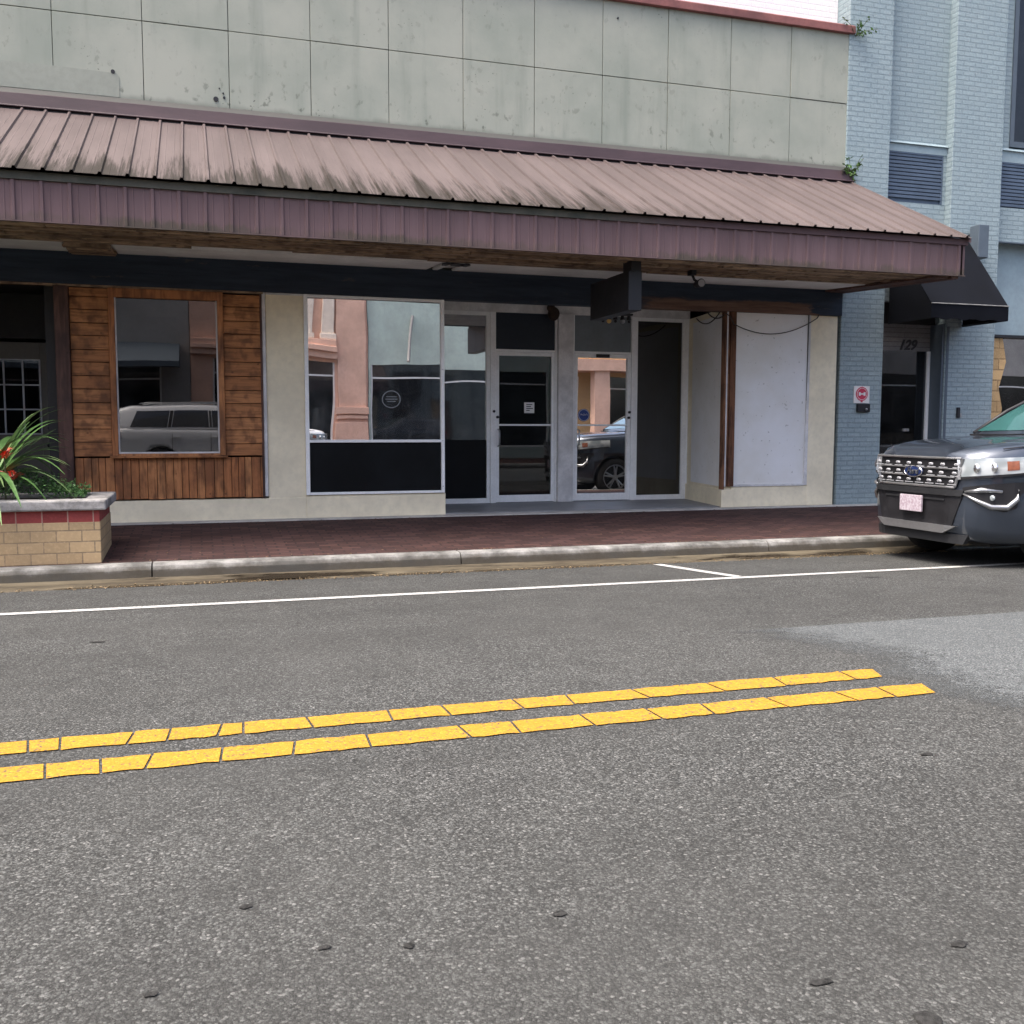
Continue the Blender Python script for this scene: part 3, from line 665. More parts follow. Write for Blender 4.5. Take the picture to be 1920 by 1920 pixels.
for d, px, hx in ((d1, 3.955, 4.02), (d2, 6.02, 5.22)):
    for lx, lz in ((4.01 if d is d1 else 6.02,1.34),(3.955 if d is d1 else 6.03,1.42)):
        b = MB(); b.cyl((lx,13.335,lz), .019, .03, 'y', 14); b.build('lock', m_black, d)
    b = MB(); b.tube([(hx,13.36,.93),(hx,13.29,.95),(hx,13.29,1.15),(hx,13.36,1.17)], .012, 8); b.build('handle', m_silver, d, smooth=True)
b = MB(); b.box(5.50,5.70,13.33,13.36,2.205,2.25); b.build('closer', m_black, d2)
b = MB(); b.box(4.42,4.57,13.396,13.4005,1.40,1.55); nt_ = b.build('notice', m_paper, d1)
b = MB()
for i, wd in enumerate((.09,.07,.10,.05)): b.box(4.45,4.45+wd,13.3945,13.3958,1.515-i*.028,1.527-i*.028)
b.build('notice_print', m_black, nt_)
b = MB(); b.cyl((5.33,13.396,1.375), .09, .004, 'y', 32); st_ = b.build('sticker', m_bluest, d2)
b = MB()
for i in range(5): b.tube([(5.275+i*.022,13.394,1.375+.01*math.sin(i*2)),(5.287+i*.022,13.394,1.39+.008*math.cos(i*3)),(5.297+i*.022,13.394,1.372)], .003, 5)
b.ring((5.33,1.375), .078, .083, 13.393, 13.3955); b.build('sticker_mark', m_paper, st_)

# ------------------------------------------------------------------ fixtures under the canopy
T = thing('hanging_sign', 'blank black box sign hanging edge-on under the canopy before the doors', 'sign', (4.6,10.2,3.0))
b = MB(); b.box(4.50,4.655,10.02,11.13,2.475,2.90); b.build('sign_box', m_black, T, bevel=.004)
b = MB(); b.box(4.52,4.635,10.00,10.22,2.90,3.02); b.build('bracket', m_black, T)
T = thing('spot_cluster', 'small cluster of amber and clear bulbs below the black hanging sign', 'light fixture', (4.9,11.6,2.75))
b = MB(); b.box(4.86,5.32,11.70,11.78,2.62,2.645); b.box(5.06,5.10,11.72,11.76,2.645,2.76); b.box(5.06,5.10,11.76,11.849,2.74,2.76); b.build('mounting_bar', m_black, T)
for i, (x, m) in enumerate(((4.92,m_black),(5.0,m_bulb),(5.09,m_black),(5.19,m_silver),(5.28,m_black))):
    b = MB(); b.cyl((x,11.74,2.565), .032, .055, 'z', 12, r2=.02); b.build('shade', m_black, T)
    b = MB(); b.ball((x,11.73,2.545), .030 if m is not m_black else .02); b.build('bulb', m, T, smooth=True)
o = MB(); o.ball((4.80,13.24,2.79), .085, 16, 10, (1,1,1.15)); o.ball((4.76,13.24,2.87), .06)
tag(o.build('wasp_nest', plain('nest_brown', (.035,.022,.016), .95, .4, 20, .8, 60), smooth=True), 'dark brown round lump stuck above the white post between the doors', 'nest')
T = thing('flood_lamp', 'dark floodlight hanging from the canopy right of the black sign', 'light', (5.75,10.6,3.03))
b = MB(); b.box(5.54,5.60,10.55,10.66,2.98,3.04); b.tube([(5.57,10.6,2.99),(5.60,10.6,2.93),(5.66,10.6,2.90)], .016, 8); b.build('arm', m_black, T)
b = MB(); b.cyl((5.65,10.52,2.885), .052, .14, 'y', 20, r2=.035); b.build('lamp_head', m_black, T)
b = MB(); b.cyl((5.65,10.515,2.885), .043, .006, 'y', 20); b.build('lens', plain('lamp_lens', (.35,.35,.36), .2, .1, 3, 0), T)
b = MB(); b.ball((3.13,13.3,2.865), .03); b.cyl((3.13,13.28,2.865), .035, .08, 'y', 16); tag(b.build('dome_camera', m_black, smooth=False), 'tiny black dome camera at left end of the white header', 'camera')
def swag(a, c, sag, n=16): return [tuple(a[i]+(c[i]-a[i])*t-(sag*4*t*(1-t) if i == 2 else 0) for i in range(3)) for t in [k/n for k in range(n+1)]]
b = MB(); b.tube(swag((6.86,11.85,2.58),(8.15,11.85,2.70),.17), .007, 6); b.tube([(8.15,11.85,2.70),(8.19,11.85,2.76)], .007, 6)
b.tube([(6.86,11.85,2.58),(6.80,11.85,2.68),(6.72,11.86,2.73)], .007, 6)
tag(b.build('hanging_cable', m_wire, smooth=True), 'dark cable drooping across the top of the white boarding', 'cable')
b = MB(); b.tube(swag((6.70,11.95,2.74),(6.86,12.9,2.76),.11), .008, 6); b.tube(swag((6.60,12.1,2.75),(6.74,11.9,2.70),.06), .009, 6)
tag(b.build('loose_wiring', m_wire, smooth=True), 'loose black wires bunched at the ceiling corner of the entry', 'cable')

# ------------------------------------------------------------------ white building behind, blue brick building at right
b = MB(); b.box(-16, 8.558, 12.16, 18.7, 6.52, 14); tag(b.build('white_building', m_whitewall), 'white painted brick building rising behind the red coping', 'building')
B = thing('blue_building', 'tall blue-grey painted brick building numbered 129 right of the shop', 'building', (12,12,.1))
b = MB(); H = 11.0
def bay(x0, x1):
    b.box(x0, x1, 12.02, 12.4, 5.235, H)                 # recessed brick panel
b.box(9.27,10.34,12.0,12.4,3.0,4.40); b.box(9.27,10.34,12.021,12.4,5.245,H)
b.box(9.27,9.30,12.0,12.4,4.40,5.09); b.box(10.28,10.34,12.0,12.4,4.40,5.09)
b.box(11.22,11.46,12.02,12.4,5.30,H); b.box(12.9,13.2,12.02,12.4,5.30,H); b.box(11.46,12.9,12.021,12.4,8.2,H)
b.box(11.22,11.31,12.0,12.4,3.95,5.09); b.box(12.3,13.2,12.0,12.4,3.95,5.09); b.box(11.31,12.3,12.001,12.4,3.95,4.44)
b.box(8.56,22,12.4,24,0,H)
b.box(14.1,22,12.0,12.4,.1,H)
b.build('brick_wall', m_blue, B)
for xa, xb in ((8.562,9.27),(10.34,11.22),(13.2,14.1)):
    b = MB(); b.box(xa,xb,11.88,12.4,.1,H); b.build('pilaster', m_blue, B, bevel=.008)
b = MB(); b.box(9.27,10.34,11.99,12.4,5.091,5.20); b.prism_x([(11.96,5.20),(12.02,5.245),(12.4,5.245),(12.4,5.20)],9.27,10.34); b.build('ledge', m_bluesm, B); b = MB()
b.box(11.22,13.2,11.99,12.4,5.091,5.25); b.prism_x([(11.96,5.25),(12.02,5.30),(12.4,5.30),(12.4,5.25)],11.22,13.2)
b.box(11.22,13.2,12.2,12.4,2.60,3.95)
b.build('ledge', m_bluesm, B)
b = MB(); b.box(11.221,13.2,11.985,12.05,3.93,3.949); b.build('ledge_shadow_strip', m_jamb, B)
for xa, xb in ((9.30,10.28),(11.31,12.30)):
    b = MB(); b.box(xa,xb,12.03,12.06,4.44 if xa>11 else 4.40,5.09)
    f = b.build('vent', m_vent, B)
    b = MB(); z = 4.46
    while z < 5.05: b.prism_x([(12.0,z),(12.03,z+.03),(12.03,z+.052),(12.0,z+.036)], xa+.02, xb-.02); z += .052
    b.build('louver', m_vent, f)
    b = MB(); z4 = 4.44 if xa>11 else 4.401
    b.box(xa,xa+.02,11.992,12.03,z4,5.09); b.box(xb-.02,xb,11.992,12.03,z4,5.09); b.box(xa+.02,xb-.02,11.992,12.03,5.07,5.09); b.build('vent_frame', m_vent, f)
# upper window at the right edge
b = MB(); b.box(11.46,11.53,12.0,12.1,5.32,8.2); b.box(12.83,12.9,12.0,12.1,5.32,8.2); b.box(11.53,12.83,12.0,12.1,5.32,5.40); b.box(11.53,12.83,12.0,12.1,8.12,8.2)
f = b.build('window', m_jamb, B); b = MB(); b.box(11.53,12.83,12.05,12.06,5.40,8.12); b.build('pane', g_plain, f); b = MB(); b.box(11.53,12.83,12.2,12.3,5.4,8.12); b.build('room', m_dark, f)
# ground floor shop window
b = MB(); b.box(11.22,11.27,12.1,12.3,.5,2.60); b.box(13.15,13.2,12.1,12.3,.5,2.6); b.box(11.27,13.15,12.1,12.3,2.56,2.6); b.box(11.22,13.2,12.08,12.3,.1,.5)
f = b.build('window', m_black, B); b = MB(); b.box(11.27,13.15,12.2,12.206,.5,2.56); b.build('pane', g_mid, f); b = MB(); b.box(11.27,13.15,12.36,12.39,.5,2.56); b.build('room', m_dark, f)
b = MB(); b.prism_y([(11.28,.95),(11.62,1.15),(11.66,1.5),(11.58,1.8),(11.7,2.2),(11.62,2.55),(11.28,2.55)],12.14,12.16); b.build('tan_reflection', bricks('tan_reflection_brick', (.5,.34,.17), (.25,.17,.09), .3, .16, .012, .15), f)  # flat tan shape standing in for a reflection on the pane
# entrance 129
b = MB(); b.box(9.27,10.30,12.15,12.4,2.32,2.70); b.build('lintel', bricks('grey_siding', (.20,.20,.205), (.10,.10,.105), 2.0, .068, .006, .03, 'xz', .7, .6), B)
b = MB(); b.box(9.27,10.34,12.10,12.4,2.70,3.0); b.build('awning_shade_wall', m_black, B)  # wall above the door coloured black to stand for shade under the awning
b = MB(); b.box(10.36,10.40,11.872,11.90,.1,2.66); b.box(10.302,10.339,11.90,12.4,.1,2.70); b.build('jamb', m_jamb, B)
b = MB(); b.box(10.255,10.30,12.13,12.2,.1,2.32); b.box(9.27,9.31,12.13,12.2,.1,2.32); df = b.build('door', m_alu, B)
b = MB(); b.box(9.31,10.255,12.16,12.166,.12,2.32); b.build('pane', g_plain, df)
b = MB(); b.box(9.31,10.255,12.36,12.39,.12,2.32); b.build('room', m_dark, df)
b = MB(); b.box(9.86,9.96,12.12,12.15,1.15,1.19); b.cyl((9.92,12.11,1.17),.018,.03,'y',12); b.build('handle', m_silver, df)
def text(s, x, z, y, size, mat, name, parent, shear=0.0, rot=(R(90),0,0), ext=.004, align='CENTER', local=False, bold=0.0):
    cu = bpy.data.curves.new(name+'_c', 'FONT'); cu.body = s; cu.size = size; cu.extrude = ext; cu.align_x = align; cu.align_y = 'CENTER'; cu.shear = shear; cu.offset = bold
    tmp = bpy.data.objects.new('tmp_t', cu); COL.objects.link(tmp); bpy.context.view_layer.update()
    me = bpy.data.meshes.new_from_object(tmp.evaluated_get(bpy.context.evaluated_depsgraph_get())); bpy.data.objects.remove(tmp)
    me.transform(Matrix.Translation((x,y,z)) @ Matrix.Rotation(rot[2],4,'Z') @ Matrix.Rotation(rot[0],4,'X'))
    me.materials.clear(); me.materials.append(mat); o = bpy.data.objects.new(name, me); COL.objects.link(o); o.parent = parent
    if parent is not None and parent.type == 'EMPTY' and not local: o.location = -parent.location
    return o
text('129', 9.89, 2.40, 12.143, .20, m_black, 'house_number', B, .35, bold=.006)
# awning over door 129
A = thing('door_awning', 'black canvas awning over the door numbered 129', 'awning', (10,11.88,2.7))
xa, xb, yf, zl, zv, zt = 9.34, 10.62, 11.02, 2.66, 2.86, 3.95
b = MB(); b.add([(xa,yf,zv),(xb,yf,zv),(xb,11.875,zt),(xa,11.875,zt),(xa,yf+.008,zv-.006),(xb,yf+.008,zv-.006),(xb,11.875,zt-.012),(xa,11.875,zt-.012)],[(0,1,2,3),(7,6,5,4),(0,4,5,1),(1,5,6,2),(0,3,7,4)])
b.add([(xa,yf,zl),(xa,yf,zv),(xa,11.875,zt),(xa,11.875,zl)],[(0,1,2,3)]); b.add([(xb,yf,zl),(xb,yf,zv),(xb,11.875,zt),(xb,11.875,zl)],[(0,1,2,3)])
b.build('canopy', m_awn, A)
b = MB(); P = []
for k in range(25): x = xa+(xb-xa)*k/24; P.append([(x,yf-.004,zv),(x,yf-.006,zl+.012*math.sin(k*1.1))])
b.grid(P); P = [[(p[0][0],yf+.004,p[0][2]),(p[1][0],yf+.002,p[1][2])] for p in P]; b.grid(P); b.build('valance', m_awn, A, fix=False)
b = MB(); b.tube([(xa,yf-.008,zv),(xb,yf-.008,zv)], .008, 6); b.build('piping', plain('grey_piping', (.22,.22,.21), .7, .3, 10, 0), A)
b = MB(); b.tube([(xa+.02,11.85,zl+.02),(xa+.02,yf+.02,zl+.02),(xb-.02,yf+.02,zl+.02),(xb-.02,11.85,zl+.02)], .012, 6); b.build('frame', m_black, A)
# wall lamp
A = thing('wall_lamp', 'dark rectangular up-down lamp on the blue pilaster beside the canopy tip', 'light', (10.9,11.88,3.95))
b = MB(); b.box(10.66,10.80,11.80,11.88,3.85,3.98); b.build('mount', m_black, A)
b = MB(); b.box(10.62,10.80,11.62,11.80,3.62,4.08); b.build('lamp_body', m_jamb, A, bevel=.01)
b = MB(); b.box(10.64,10.78,11.64,11.78,3.612,3.619); b.build('lens', m_greyp, A)
# no-parking style sign and black box under it
A = thing('wall_sign', 'small white sign with pinkish red roundel on the blue pilaster', 'sign', (8.93,11.87,1.65))
b = MB(); b.box(8.80,9.06,11.868,11.879,1.545,1.785); b.build('sign_plate', m_paper, A, bevel=.003)
b = MB(); b.cyl((8.93,11.862,1.675), .098, .006, 'y', 30); b.prism_y([(8.915,1.56),(8.945,1.56),(8.93,1.79)], 11.8625, 11.8675); b.build('roundel', m_red, A)
b = MB(); b.ring((8.93,1.675), .078, .084, 11.860, 11.8615); b.box(8.875,8.905,11.858,11.8615,1.65,1.70); b.box(8.955,8.985,11.858,11.8615,1.65,1.70); b.box(8.905,8.955,11.858,11.8615,1.665,1.685); b.build('roundel_mark', m_paper, A)
A = thing('intercom_box', 'small black box with silver button directly under the red roundel sign', 'intercom', (8.95,11.87,1.47))
b = MB(); b.box(8.85,9.06,11.84,11.88,1.42,1.537); b.build('case', m_black, A, bevel=.008)
b = MB(); b.ball((8.99,11.835,1.46), .018); b.build('button', m_silver, A, smooth=True)
A = thing('keypad', 'tiny black door keypad on the blue pilaster right of door 129', 'keypad', (10.62,11.87,1.42))
b = MB(); b.box(10.58,10.63,11.85,11.88,1.35,1.50); b.build('case', m_black, A, bevel=.006)
b = MB(); b.box(10.632,10.66,11.86,11.88,1.36,1.42); b.build('latch', m_silver, A)
# weeds growing on the wall
m_weed = plain('weed_leaf', (.09,.19,.04), .6, .4, 12, 0)
m_stem = plain('weed_stem', (.06,.07,.03), .8, .2, 12, 0)
def weed(base, h, n, label, spread):
    T = thing('weed', label, 'plant', base, 'weeds rooted in the joint between the buildings'); rr = random.Random(int(base[2]*10))
    st, lf = MB(), MB()
    for i in range(n):
        a = rr.uniform(-1,1); L = h*rr.uniform(.5,1); tip = Vector((base[0]+a*spread*L, base[1]-rr.uniform(.02,.18), base[2]+L*rr.uniform(.3,1)*(1 if rr.random()<.75 else -.5)))
        st.tube([base, (Vector(base)+tip)/2+Vector((0,-.03,.02)), tip], .003, 5)
        for k in range(14):
            p = Vector(base).lerp(tip, rr.uniform(.2,1)); s = rr.uniform(.016,.036); u = Vector((rr.uniform(-1,1),rr.uniform(-1,1),rr.uniform(-1,1))).normalized(); v = u.cross(Vector((rr.uniform(-1,1),.3,1))).normalized()
            lf.add([p, p+u*s+v*s*.45, p+u*s*2, p+u*s-v*s*.45], [(0,1,2,3)])
    st.build('stem', m_stem, T); lf.build('leaves', m_weed, T, fix=False)
weed((8.60,11.87,4.60), .32, 14, 'bushy green weed sprouting at the canopy ridge end', .75)
weed((8.64,11.86,6.50), .28, 6, 'sparse wispy weed sprouting beside the red coping end', 1.3)

# ------------------------------------------------------------------ planter with plants
P_ = thing('planter', 'low tan brick planter with red band and worn concrete coping', 'planter', (-1.8,9.8,.0))
X0, X1, Y0, Y1 = -4.4, -.845, 9.30, 10.36
b = MB(); b.box(X0,X1,Y0,Y1,-.05,.366); b.build('brick_body', bricks('tan_brick', (.40,.29,.165), (.22,.17,.115), .205, .098, .006, .10, 'xz', .8, .5, .5, (.32,.23,.135)), P_, bevel=.004)
b = MB(); b.box(X0+.006,X1-.006,Y0+.006,Y1-.006,.366,.468); b.build('red_brick_band', bricks('red_band_brick', (.26,.055,.05), (.38,.25,.2), .205, .3, .006, .2, 'xz', .8, .4, 0, (.16,.05,.045)), P_)
t = NT('worn_coping'); n1 = t.noise(3.5,7,.7); c = t.mix(t.mrange(n1,.32,.68), (.12,.118,.112), (.40,.385,.37)); n2 = t.noise(22,5,.7); c = t.mix(t.mrange(n2,.5,.75,0,.6), c, (.11,.105,.09)); m_cop = t.pbr(c, .9, 0, .3, t.bump(n2,.6,.008))
b = MB(); ci = .20; b.box(X0-.03,X1+.055,Y0-.04,Y0+ci,.47,.562); b.box(X0-.03,X1+.055,Y1-ci,Y1+.04,.47,.562); b.box(X1+.055-ci,X1+.055,Y0+ci+.001,Y1-ci-.001,.47,.561); b.box(X0-.03,X0+ci,Y0+ci+.001,Y1-ci-.001,.47,.561)
b.build('coping', m_cop, P_, bevel=.016)
b = MB(); b.box(X0+ci,X1+.05-ci,Y0+ci,Y1-ci,.40,.53); b.build('soil', plain('potting_soil', (.04,.03,.022), .95, .4, 20, .8, 60), P_)
m_gc = plain('groundcover_leaf', (.055,.13,.035), .55, .5, 14, 0); rr = random.Random(11)
b = MB()
for i in range(11000):
    x = rr.uniform(X0+.1, -1.0); y = rr.uniform(9.44, 10.18); hh = .17*(1+.4*math.sin(x*7)+.3*math.sin(y*11+x*3)) * min(1, (-.97-x)/.18+.25)
    z = .55+rr.random()**.5*hh; s = rr.uniform(.010,.020)
    u = Vector((rr.uniform(-1,1),rr.uniform(-1,1),rr.uniform(-.3,.8))).normalized(); v = u.cross(Vector((rr.uniform(-.6,.6),rr.uniform(-.6,.6),1))).normalized(); p = Vector((x,y,z))
    b.add([p, p+u*s+v*s*.55, p+u*s*2.1, p+u*s-v*s*.55], [(0,1,2,3)])
tag(b.build('groundcover', m_gc, fix=False), 'dense small leaved green groundcover filling the planter', 'groundcover', kind='stuff')
def bladeleaf(b, base, d, L, droop, wd, n=12, up=.9):
    base = Vector(base); d = Vector((d[0],d[1],0)).normalized(); side = Vector((-d.y,d.x,0)); rows = []
    for i in range(n+1):
        t = i/n; p = base+d*(L*t*.85)+Vector((0,0,L*(up*t-droop*t*t)))
        w_ = wd*math.sin(math.pi*min(1,t*.93+.07))**.7*(1-t*.25)+.002
        rows.append([p-side*w_+Vector((0,0,.25*w_)), p, p+side*w_+Vector((0,0,.25*w_))])
    b.grid(rows)
m_blade = plain('strap_leaf', (.08,.165,.045), .45, .3, 7, 0); m_blade2 = plain('pale_strap_leaf', (.19,.29,.11), .45, .3, 7, 0)
T = thing('strap_leaf_plant', 'arching strap leaved plant in the planter left of the wooden window', 'plant', (-1.80,9.65,.55))
rr = random.Random(5); b1, b2 = MB(), MB()
for i in range(52):
    a = rr.uniform(0, 2*math.pi)
    bladeleaf(b1 if i % 3 else b2, (-1.80+rr.uniform(-.05,.05),9.65+rr.uniform(-.05,.05),.58), (math.cos(a),math.sin(a)), rr.uniform(.55,.95), rr.uniform(.75,1.25), rr.uniform(.016,.040), up=rr.uniform(.9,1.9))
for a, L, dr, wd, up in ((-1.2,.7,.6,.03,1.5),(.9,.6,.5,.028,1.6),(-.15,.80,.85,.042,1.2),(.25,.72,1.0,.036,1.15),(-.4,.6,.9,.034,1.3),(.1,.8,.72,.024,1.25),(-.3,.74,.55,.016,1.2),(.05,.95,1.35,.018,1.15),(-.05,1.05,1.5,.016,1.2),(.3,.7,.4,.014,1.25),(-.5,.75,1.2,.02,1.1)):
    bladeleaf(b1 if wd < .03 else b2, (-1.80,9.62,.58), (math.cos(a),math.sin(a)), L, dr, wd, up=up)
b1.build('leaves', m_blade, T, fix=False, smooth=True); b2.build('pale_leaves', m_blade2, T, fix=False, smooth=True)
m_flr = plain('red_bract', (.62,.07,.03), .45, .3, 15, 0); m_flp = plain('pink_bract', (.70,.30,.27), .45, .3, 15, 0)
for j, (fx, fy, fz, lab) in enumerate(((-1.62,9.50,.98,'upper red and pink bract cluster at the left picture edge'),(-1.56,9.48,.80,'lower orange red bract cluster above the groundcover'),(-1.86,9.5,.9,'red bract cluster at the planter\'s left among strap leaves'))):
    T = thing('red_flower', lab, 'flower', (fx,fy,.55), 'red flower heads in the planter'); rr = random.Random(j)
    b = MB(); b.tube([(fx,fy,.55),(fx+.01,fy,.7),(fx,fy,fz)], .006, 6); b.build('stem', m_stem, T)
    for m, cnt, nm in ((m_flr,12,'bracts'),(m_flp,6,'pale_bracts')):
        b = MB()
        for i in range(cnt):
            a = rr.uniform(0,6.28); bladeleaf(b, (fx+rr.uniform(-.03,.03),fy+rr.uniform(-.03,.03),fz-.04+rr.uniform(-.04,.03)), (math.cos(a),math.sin(a)), rr.uniform(.06,.11), .6, .013, 5, 1.0)
        b.build(nm, m, T, fix=False)

# ------------------------------------------------------------------ cars
def cat(xs, ys, q): # smooth interpolation
    xs, ys = np.array(xs, float), np.array(ys, float); m = np.gradient(ys, xs); q = np.clip(q, xs[0], xs[-1]); i = np.clip(np.searchsorted(xs, q)-1, 0, len(xs)-2)
    h = xs[i+1]-xs[i]; t = (q-xs[i])/h
    return (2*t**3-3*t**2+1)*ys[i]+(t**3-2*t**2+t)*h*m[i]+(-2*t**3+3*t**2)*ys[i+1]+(t**3-t**2)*h*m[i+1]
BX  = [0,  .03, .09, .20, .42, .9, 1.4, 2.2, 3.4, 4.3, 4.75, 4.92, 5.0]
BHW = [.45,.58, .70, .80,.90, .95,.95, .95, .95, .945,.90, .84, .70]
BZB = [.40,.34, .30, .27, .25, .25,.25, .25, .25, .27, .32, .38, .46]
BZT = [1.03,1.085,1.125,1.165,1.20,1.235,1.265,1.24,1.25,1.26,1.25,1.20,1.08]
GX  = [1.36,1.55,1.8, 2.1, 2.45,3.0, 3.6, 4.2, 4.6, 4.82,4.93]
GZ  = [1.27,1.385,1.53,1.665,1.735,1.765,1.765,1.735,1.685,1.55,1.28]
def hwt(x): return float(np.interp(x, [1.36,1.8,2.4,4.2,4.8,4.93], [.80,.70,.66,.65,.62,.66]))
def side_pt(x, t):   # greenhouse side, t 0 at belt .. 1 at roof shoulder
    zt = float(cat(GX,GZ,x))-.055; hb = float(np.interp(x,[1.36,1.8,4.4,4.93],[.86,.885,.885,.80])); ht = hwt(x)+.045
    zb = 1.19; tt = t; y = hb+(ht-hb)*tt**1.25; return y, zb+(max(zt,zb+.01)-zb)*tt
def make_suv(name, label, paint_m, loc, rz_, front=True, group=None):
    T = thing(name, label, 'car', loc, group, rz_)
    stn = sorted(set(list(np.linspace(0,.2,9))+list(np.linspace(.2,4.7,46))+list(np.linspace(4.7,5,9)))); rows = []
    for x in stn:
        hw, zb, zt = float(np.interp(x,BX,BHW) if x < .42 else cat(BX,BHW,x)), float(cat(BX,BZB,x)), float(cat(BX,BZT,x))
        bulge = .0
        half = [(0,zb),(hw-.16,zb),(hw-.05,zb+.03),(hw-.012,zb+.13),(hw,.58),(hw-.004,.72),(hw-.018,.86),(hw-.012,.93),(hw-.03,zt-.155),(hw-.055,zt-.085),(hw-.11,zt-.035),(hw-.20,zt-.012),(hw*.66,zt+.004),(hw*.60,zt-.006),(hw*.3,zt+.006),(0,zt+.012)]
        ring = [(x,y,z) for y,z in half]+[(x,-y,z) for y,z in half[-2:0:-1]]
        rows.append(ring+[ring[0]])
    b = MB(); b.grid(rows); n = len(rows[0])-1
    b.add(rows[0][:n], [tuple(range(n))]); b.add(rows[-1][:n], [tuple(range(n-1,-1,-1))])
    rows = []
    for x in list(np.linspace(1.36,4.93,48)):
        zt = float(cat(GX,GZ,x)); ht = hwt(x); r = [(x,y,z) for y,z in [side_pt(x,t) for t in (0,.2,.4,.6,.8,1)]]
        r += [(x,ht,zt-.018),(x,ht*.8,zt),(x,ht*.4,zt+.012),(x,0,zt+.016)]
        rows.append(r+[(p[0],-p[1],p[2]) for p in r[-2::-1]])
    b.grid(rows)
    body = b.build('body', paint_m, T, smooth=True, local=True)
    bm = bmesh.new(); bm.from_mesh(body.data); bmesh.ops.remove_doubles(bm, verts=bm.verts, dist=.0005); bmesh.ops.recalc_face_normals(bm, faces=bm.faces); bm.to_mesh(body.data); bm.free()
    for p in body.data.polygons: p.use_smooth = True
    cut = MB()
    for cx in (.96,3.86):
        for sy in (-1,1): cut.cyl((cx, .55 if sy > 0 else -1.1, .375), .43, .55, 'y', 40)
    c = cut.build('cutter', m_black); c.parent = T
    mod = body.modifiers.new('cut','BOOLEAN'); mod.object = c; mod.operation = 'DIFFERENCE'; mod.solver = 'EXACT'
    bpy.context.view_layer.update()
    me = bpy.data.meshes.new_from_object(body.evaluated_get(bpy.context.evaluated_depsgraph_get())); body.modifiers.clear(); body.data = me; bpy.data.objects.remove(c)
    # arch linings and wheels
    for cx in (.96,3.86):
        for sy in (-1,1):
            w = MB(); w.cyl((cx, .70 if sy > 0 else -.93, .375), .295, .23, 'y', 40)
            prof = [(.70,.25),(.70,.355),(.725,.372),(.905,.372),(.93,.355),(.93,.25)]; rws = []
            for k in range(41):
                a = 2*math.pi*k/40; rws.append([(cx+r*math.cos(a), sy*y, .375+r*math.sin(a)) for y, r in prof])
            w = MB(); w.grid(rws); wh = w.build('wheel', m_tyre, T, smooth=True, local=True)
            r_ = MB(); r_.cyl((cx, .715 if sy > 0 else -.78, .375), .255, .065, 'y', 36); r_.build('brake_disc', m_black, wh)
            r_ = MB()
            r_.ring((cx,.375), .225, .262, sy*.90-.012, sy*.90+.012, 40)
            for k in range(5):
                a = 2*math.pi*k/5+.3
                for da in (-.16,.16):
                    p0 = (cx+.05*math.cos(a), sy*.905, .375+.05*math.sin(a)); p1 = (cx+.235*math.cos(a+da), sy*.90, .375+.235*math.sin(a+da)); r_.tube([p0,p1], [.022,.016], 6)
            r_.cyl((cx, sy*.905-.015, .375), .055, .03, 'y', 16); r_.build('rim', m_silver, wh)
    # side windows, windshield, rear window
    def sidewin(nm, quad, mat, off=.005):
        for sy in (-1,1):
            g_ = MB(); rws = []
            for i in range(9):
                u = i/8; row = []
                for j in range(7):
                    v = j/6; xx = (quad[0]+(quad[1]-quad[0])*u)*(1-v)+(quad[3]+(quad[2]-quad[3])*u)*v; t = .10+.76*v
                    y, z = side_pt(xx, t); row.append((xx, sy*(y+off), z))
                rws.append(row)
            g_.grid(rws); g_.build(nm, mat, T, smooth=True, local=True)
    sidewin('side_window', (1.84,2.72,2.74,2.36), m_carglass); sidewin('side_window', (2.80,3.62,3.56,2.82), m_carglass); sidewin('side_window', (3.72,4.52,4.36,3.66), m_carglass)
    sidewin('window_pillar', (2.735,2.785,2.80,2.755), m_black, .007); sidewin('window_pillar', (3.635,3.705,3.645,3.575), m_black, .007)
    g_ = MB(); rws = []
    for i in range(13):
        x = 1.42+(2.16-1.42)*i/12; zt = float(cat(GX,GZ,x)); ht = hwt(x)*.95
        rws.append([(x-.003, ht*s, zt+.006+.016*(1-abs(s))) for s in np.linspace(-1,1,13)])
    g_.grid(rws); g_.build('windshield', m_shield, T, smooth=True, local=True)
    g_ = MB(); g_.box(1.36,1.43,-.80,.80,1.262,1.282); g_.build('cowl', m_black, T, local=True)
    for s in (-1,1):
        g_ = MB(); g_.tube([(1.42,s*.80,1.29),(1.8,s*.73,1.535),(2.16,s*.685,1.70),(2.45,s*.675,1.745)], .022, 6); g_.build('window_trim', m_black, T, smooth=True, local=True)
        g_ = MB(); g_.tube([(2.5,s*.60,1.79),(2.65,s*.61,1.815),(4.1,s*.60,1.81),(4.3,s*.59,1.775)], .016, 6); g_.build('roof_rail', m_silver, T, smooth=True, local=True)
        g_ = MB(); g_.ball((1.88,s*1.02,1.27), .10, 14, 9, (.65,1.0,.75)); g_.tube([(1.92,s*.87,1.22),(1.9,s*.98,1.24)], .022, 6); g_.build('mirror', paint_m, T, smooth=True, local=True)
        g_ = MB(); g_.box(1.38,3.44,s*.935-.012,s*.935+.012,.27,.36); g_.build('sill_trim', m_plast, T, bevel=.008, local=True)
        for hx in (2.55,3.42):
            g_ = MB(); g_.box(hx,hx+.18,s*.955-.012,s*.955+.012,1.0,1.025); g_.build('door_handle', paint_m, T, bevel=.006, local=True)
        for dx in (1.62,2.76,3.60):
            g_ = MB(); g_.box(dx,dx+.008,s*.951-.006,s*.951+.003,.40,1.10); g_.build('door_seam', m_black, T, local=True)
        g_ = MB(); g_.box(4.72,4.88,s*.86-.06,s*.86+.06,.95,1.15); g_.build('tail_lamp', m_red, T, bevel=.02, local=True)
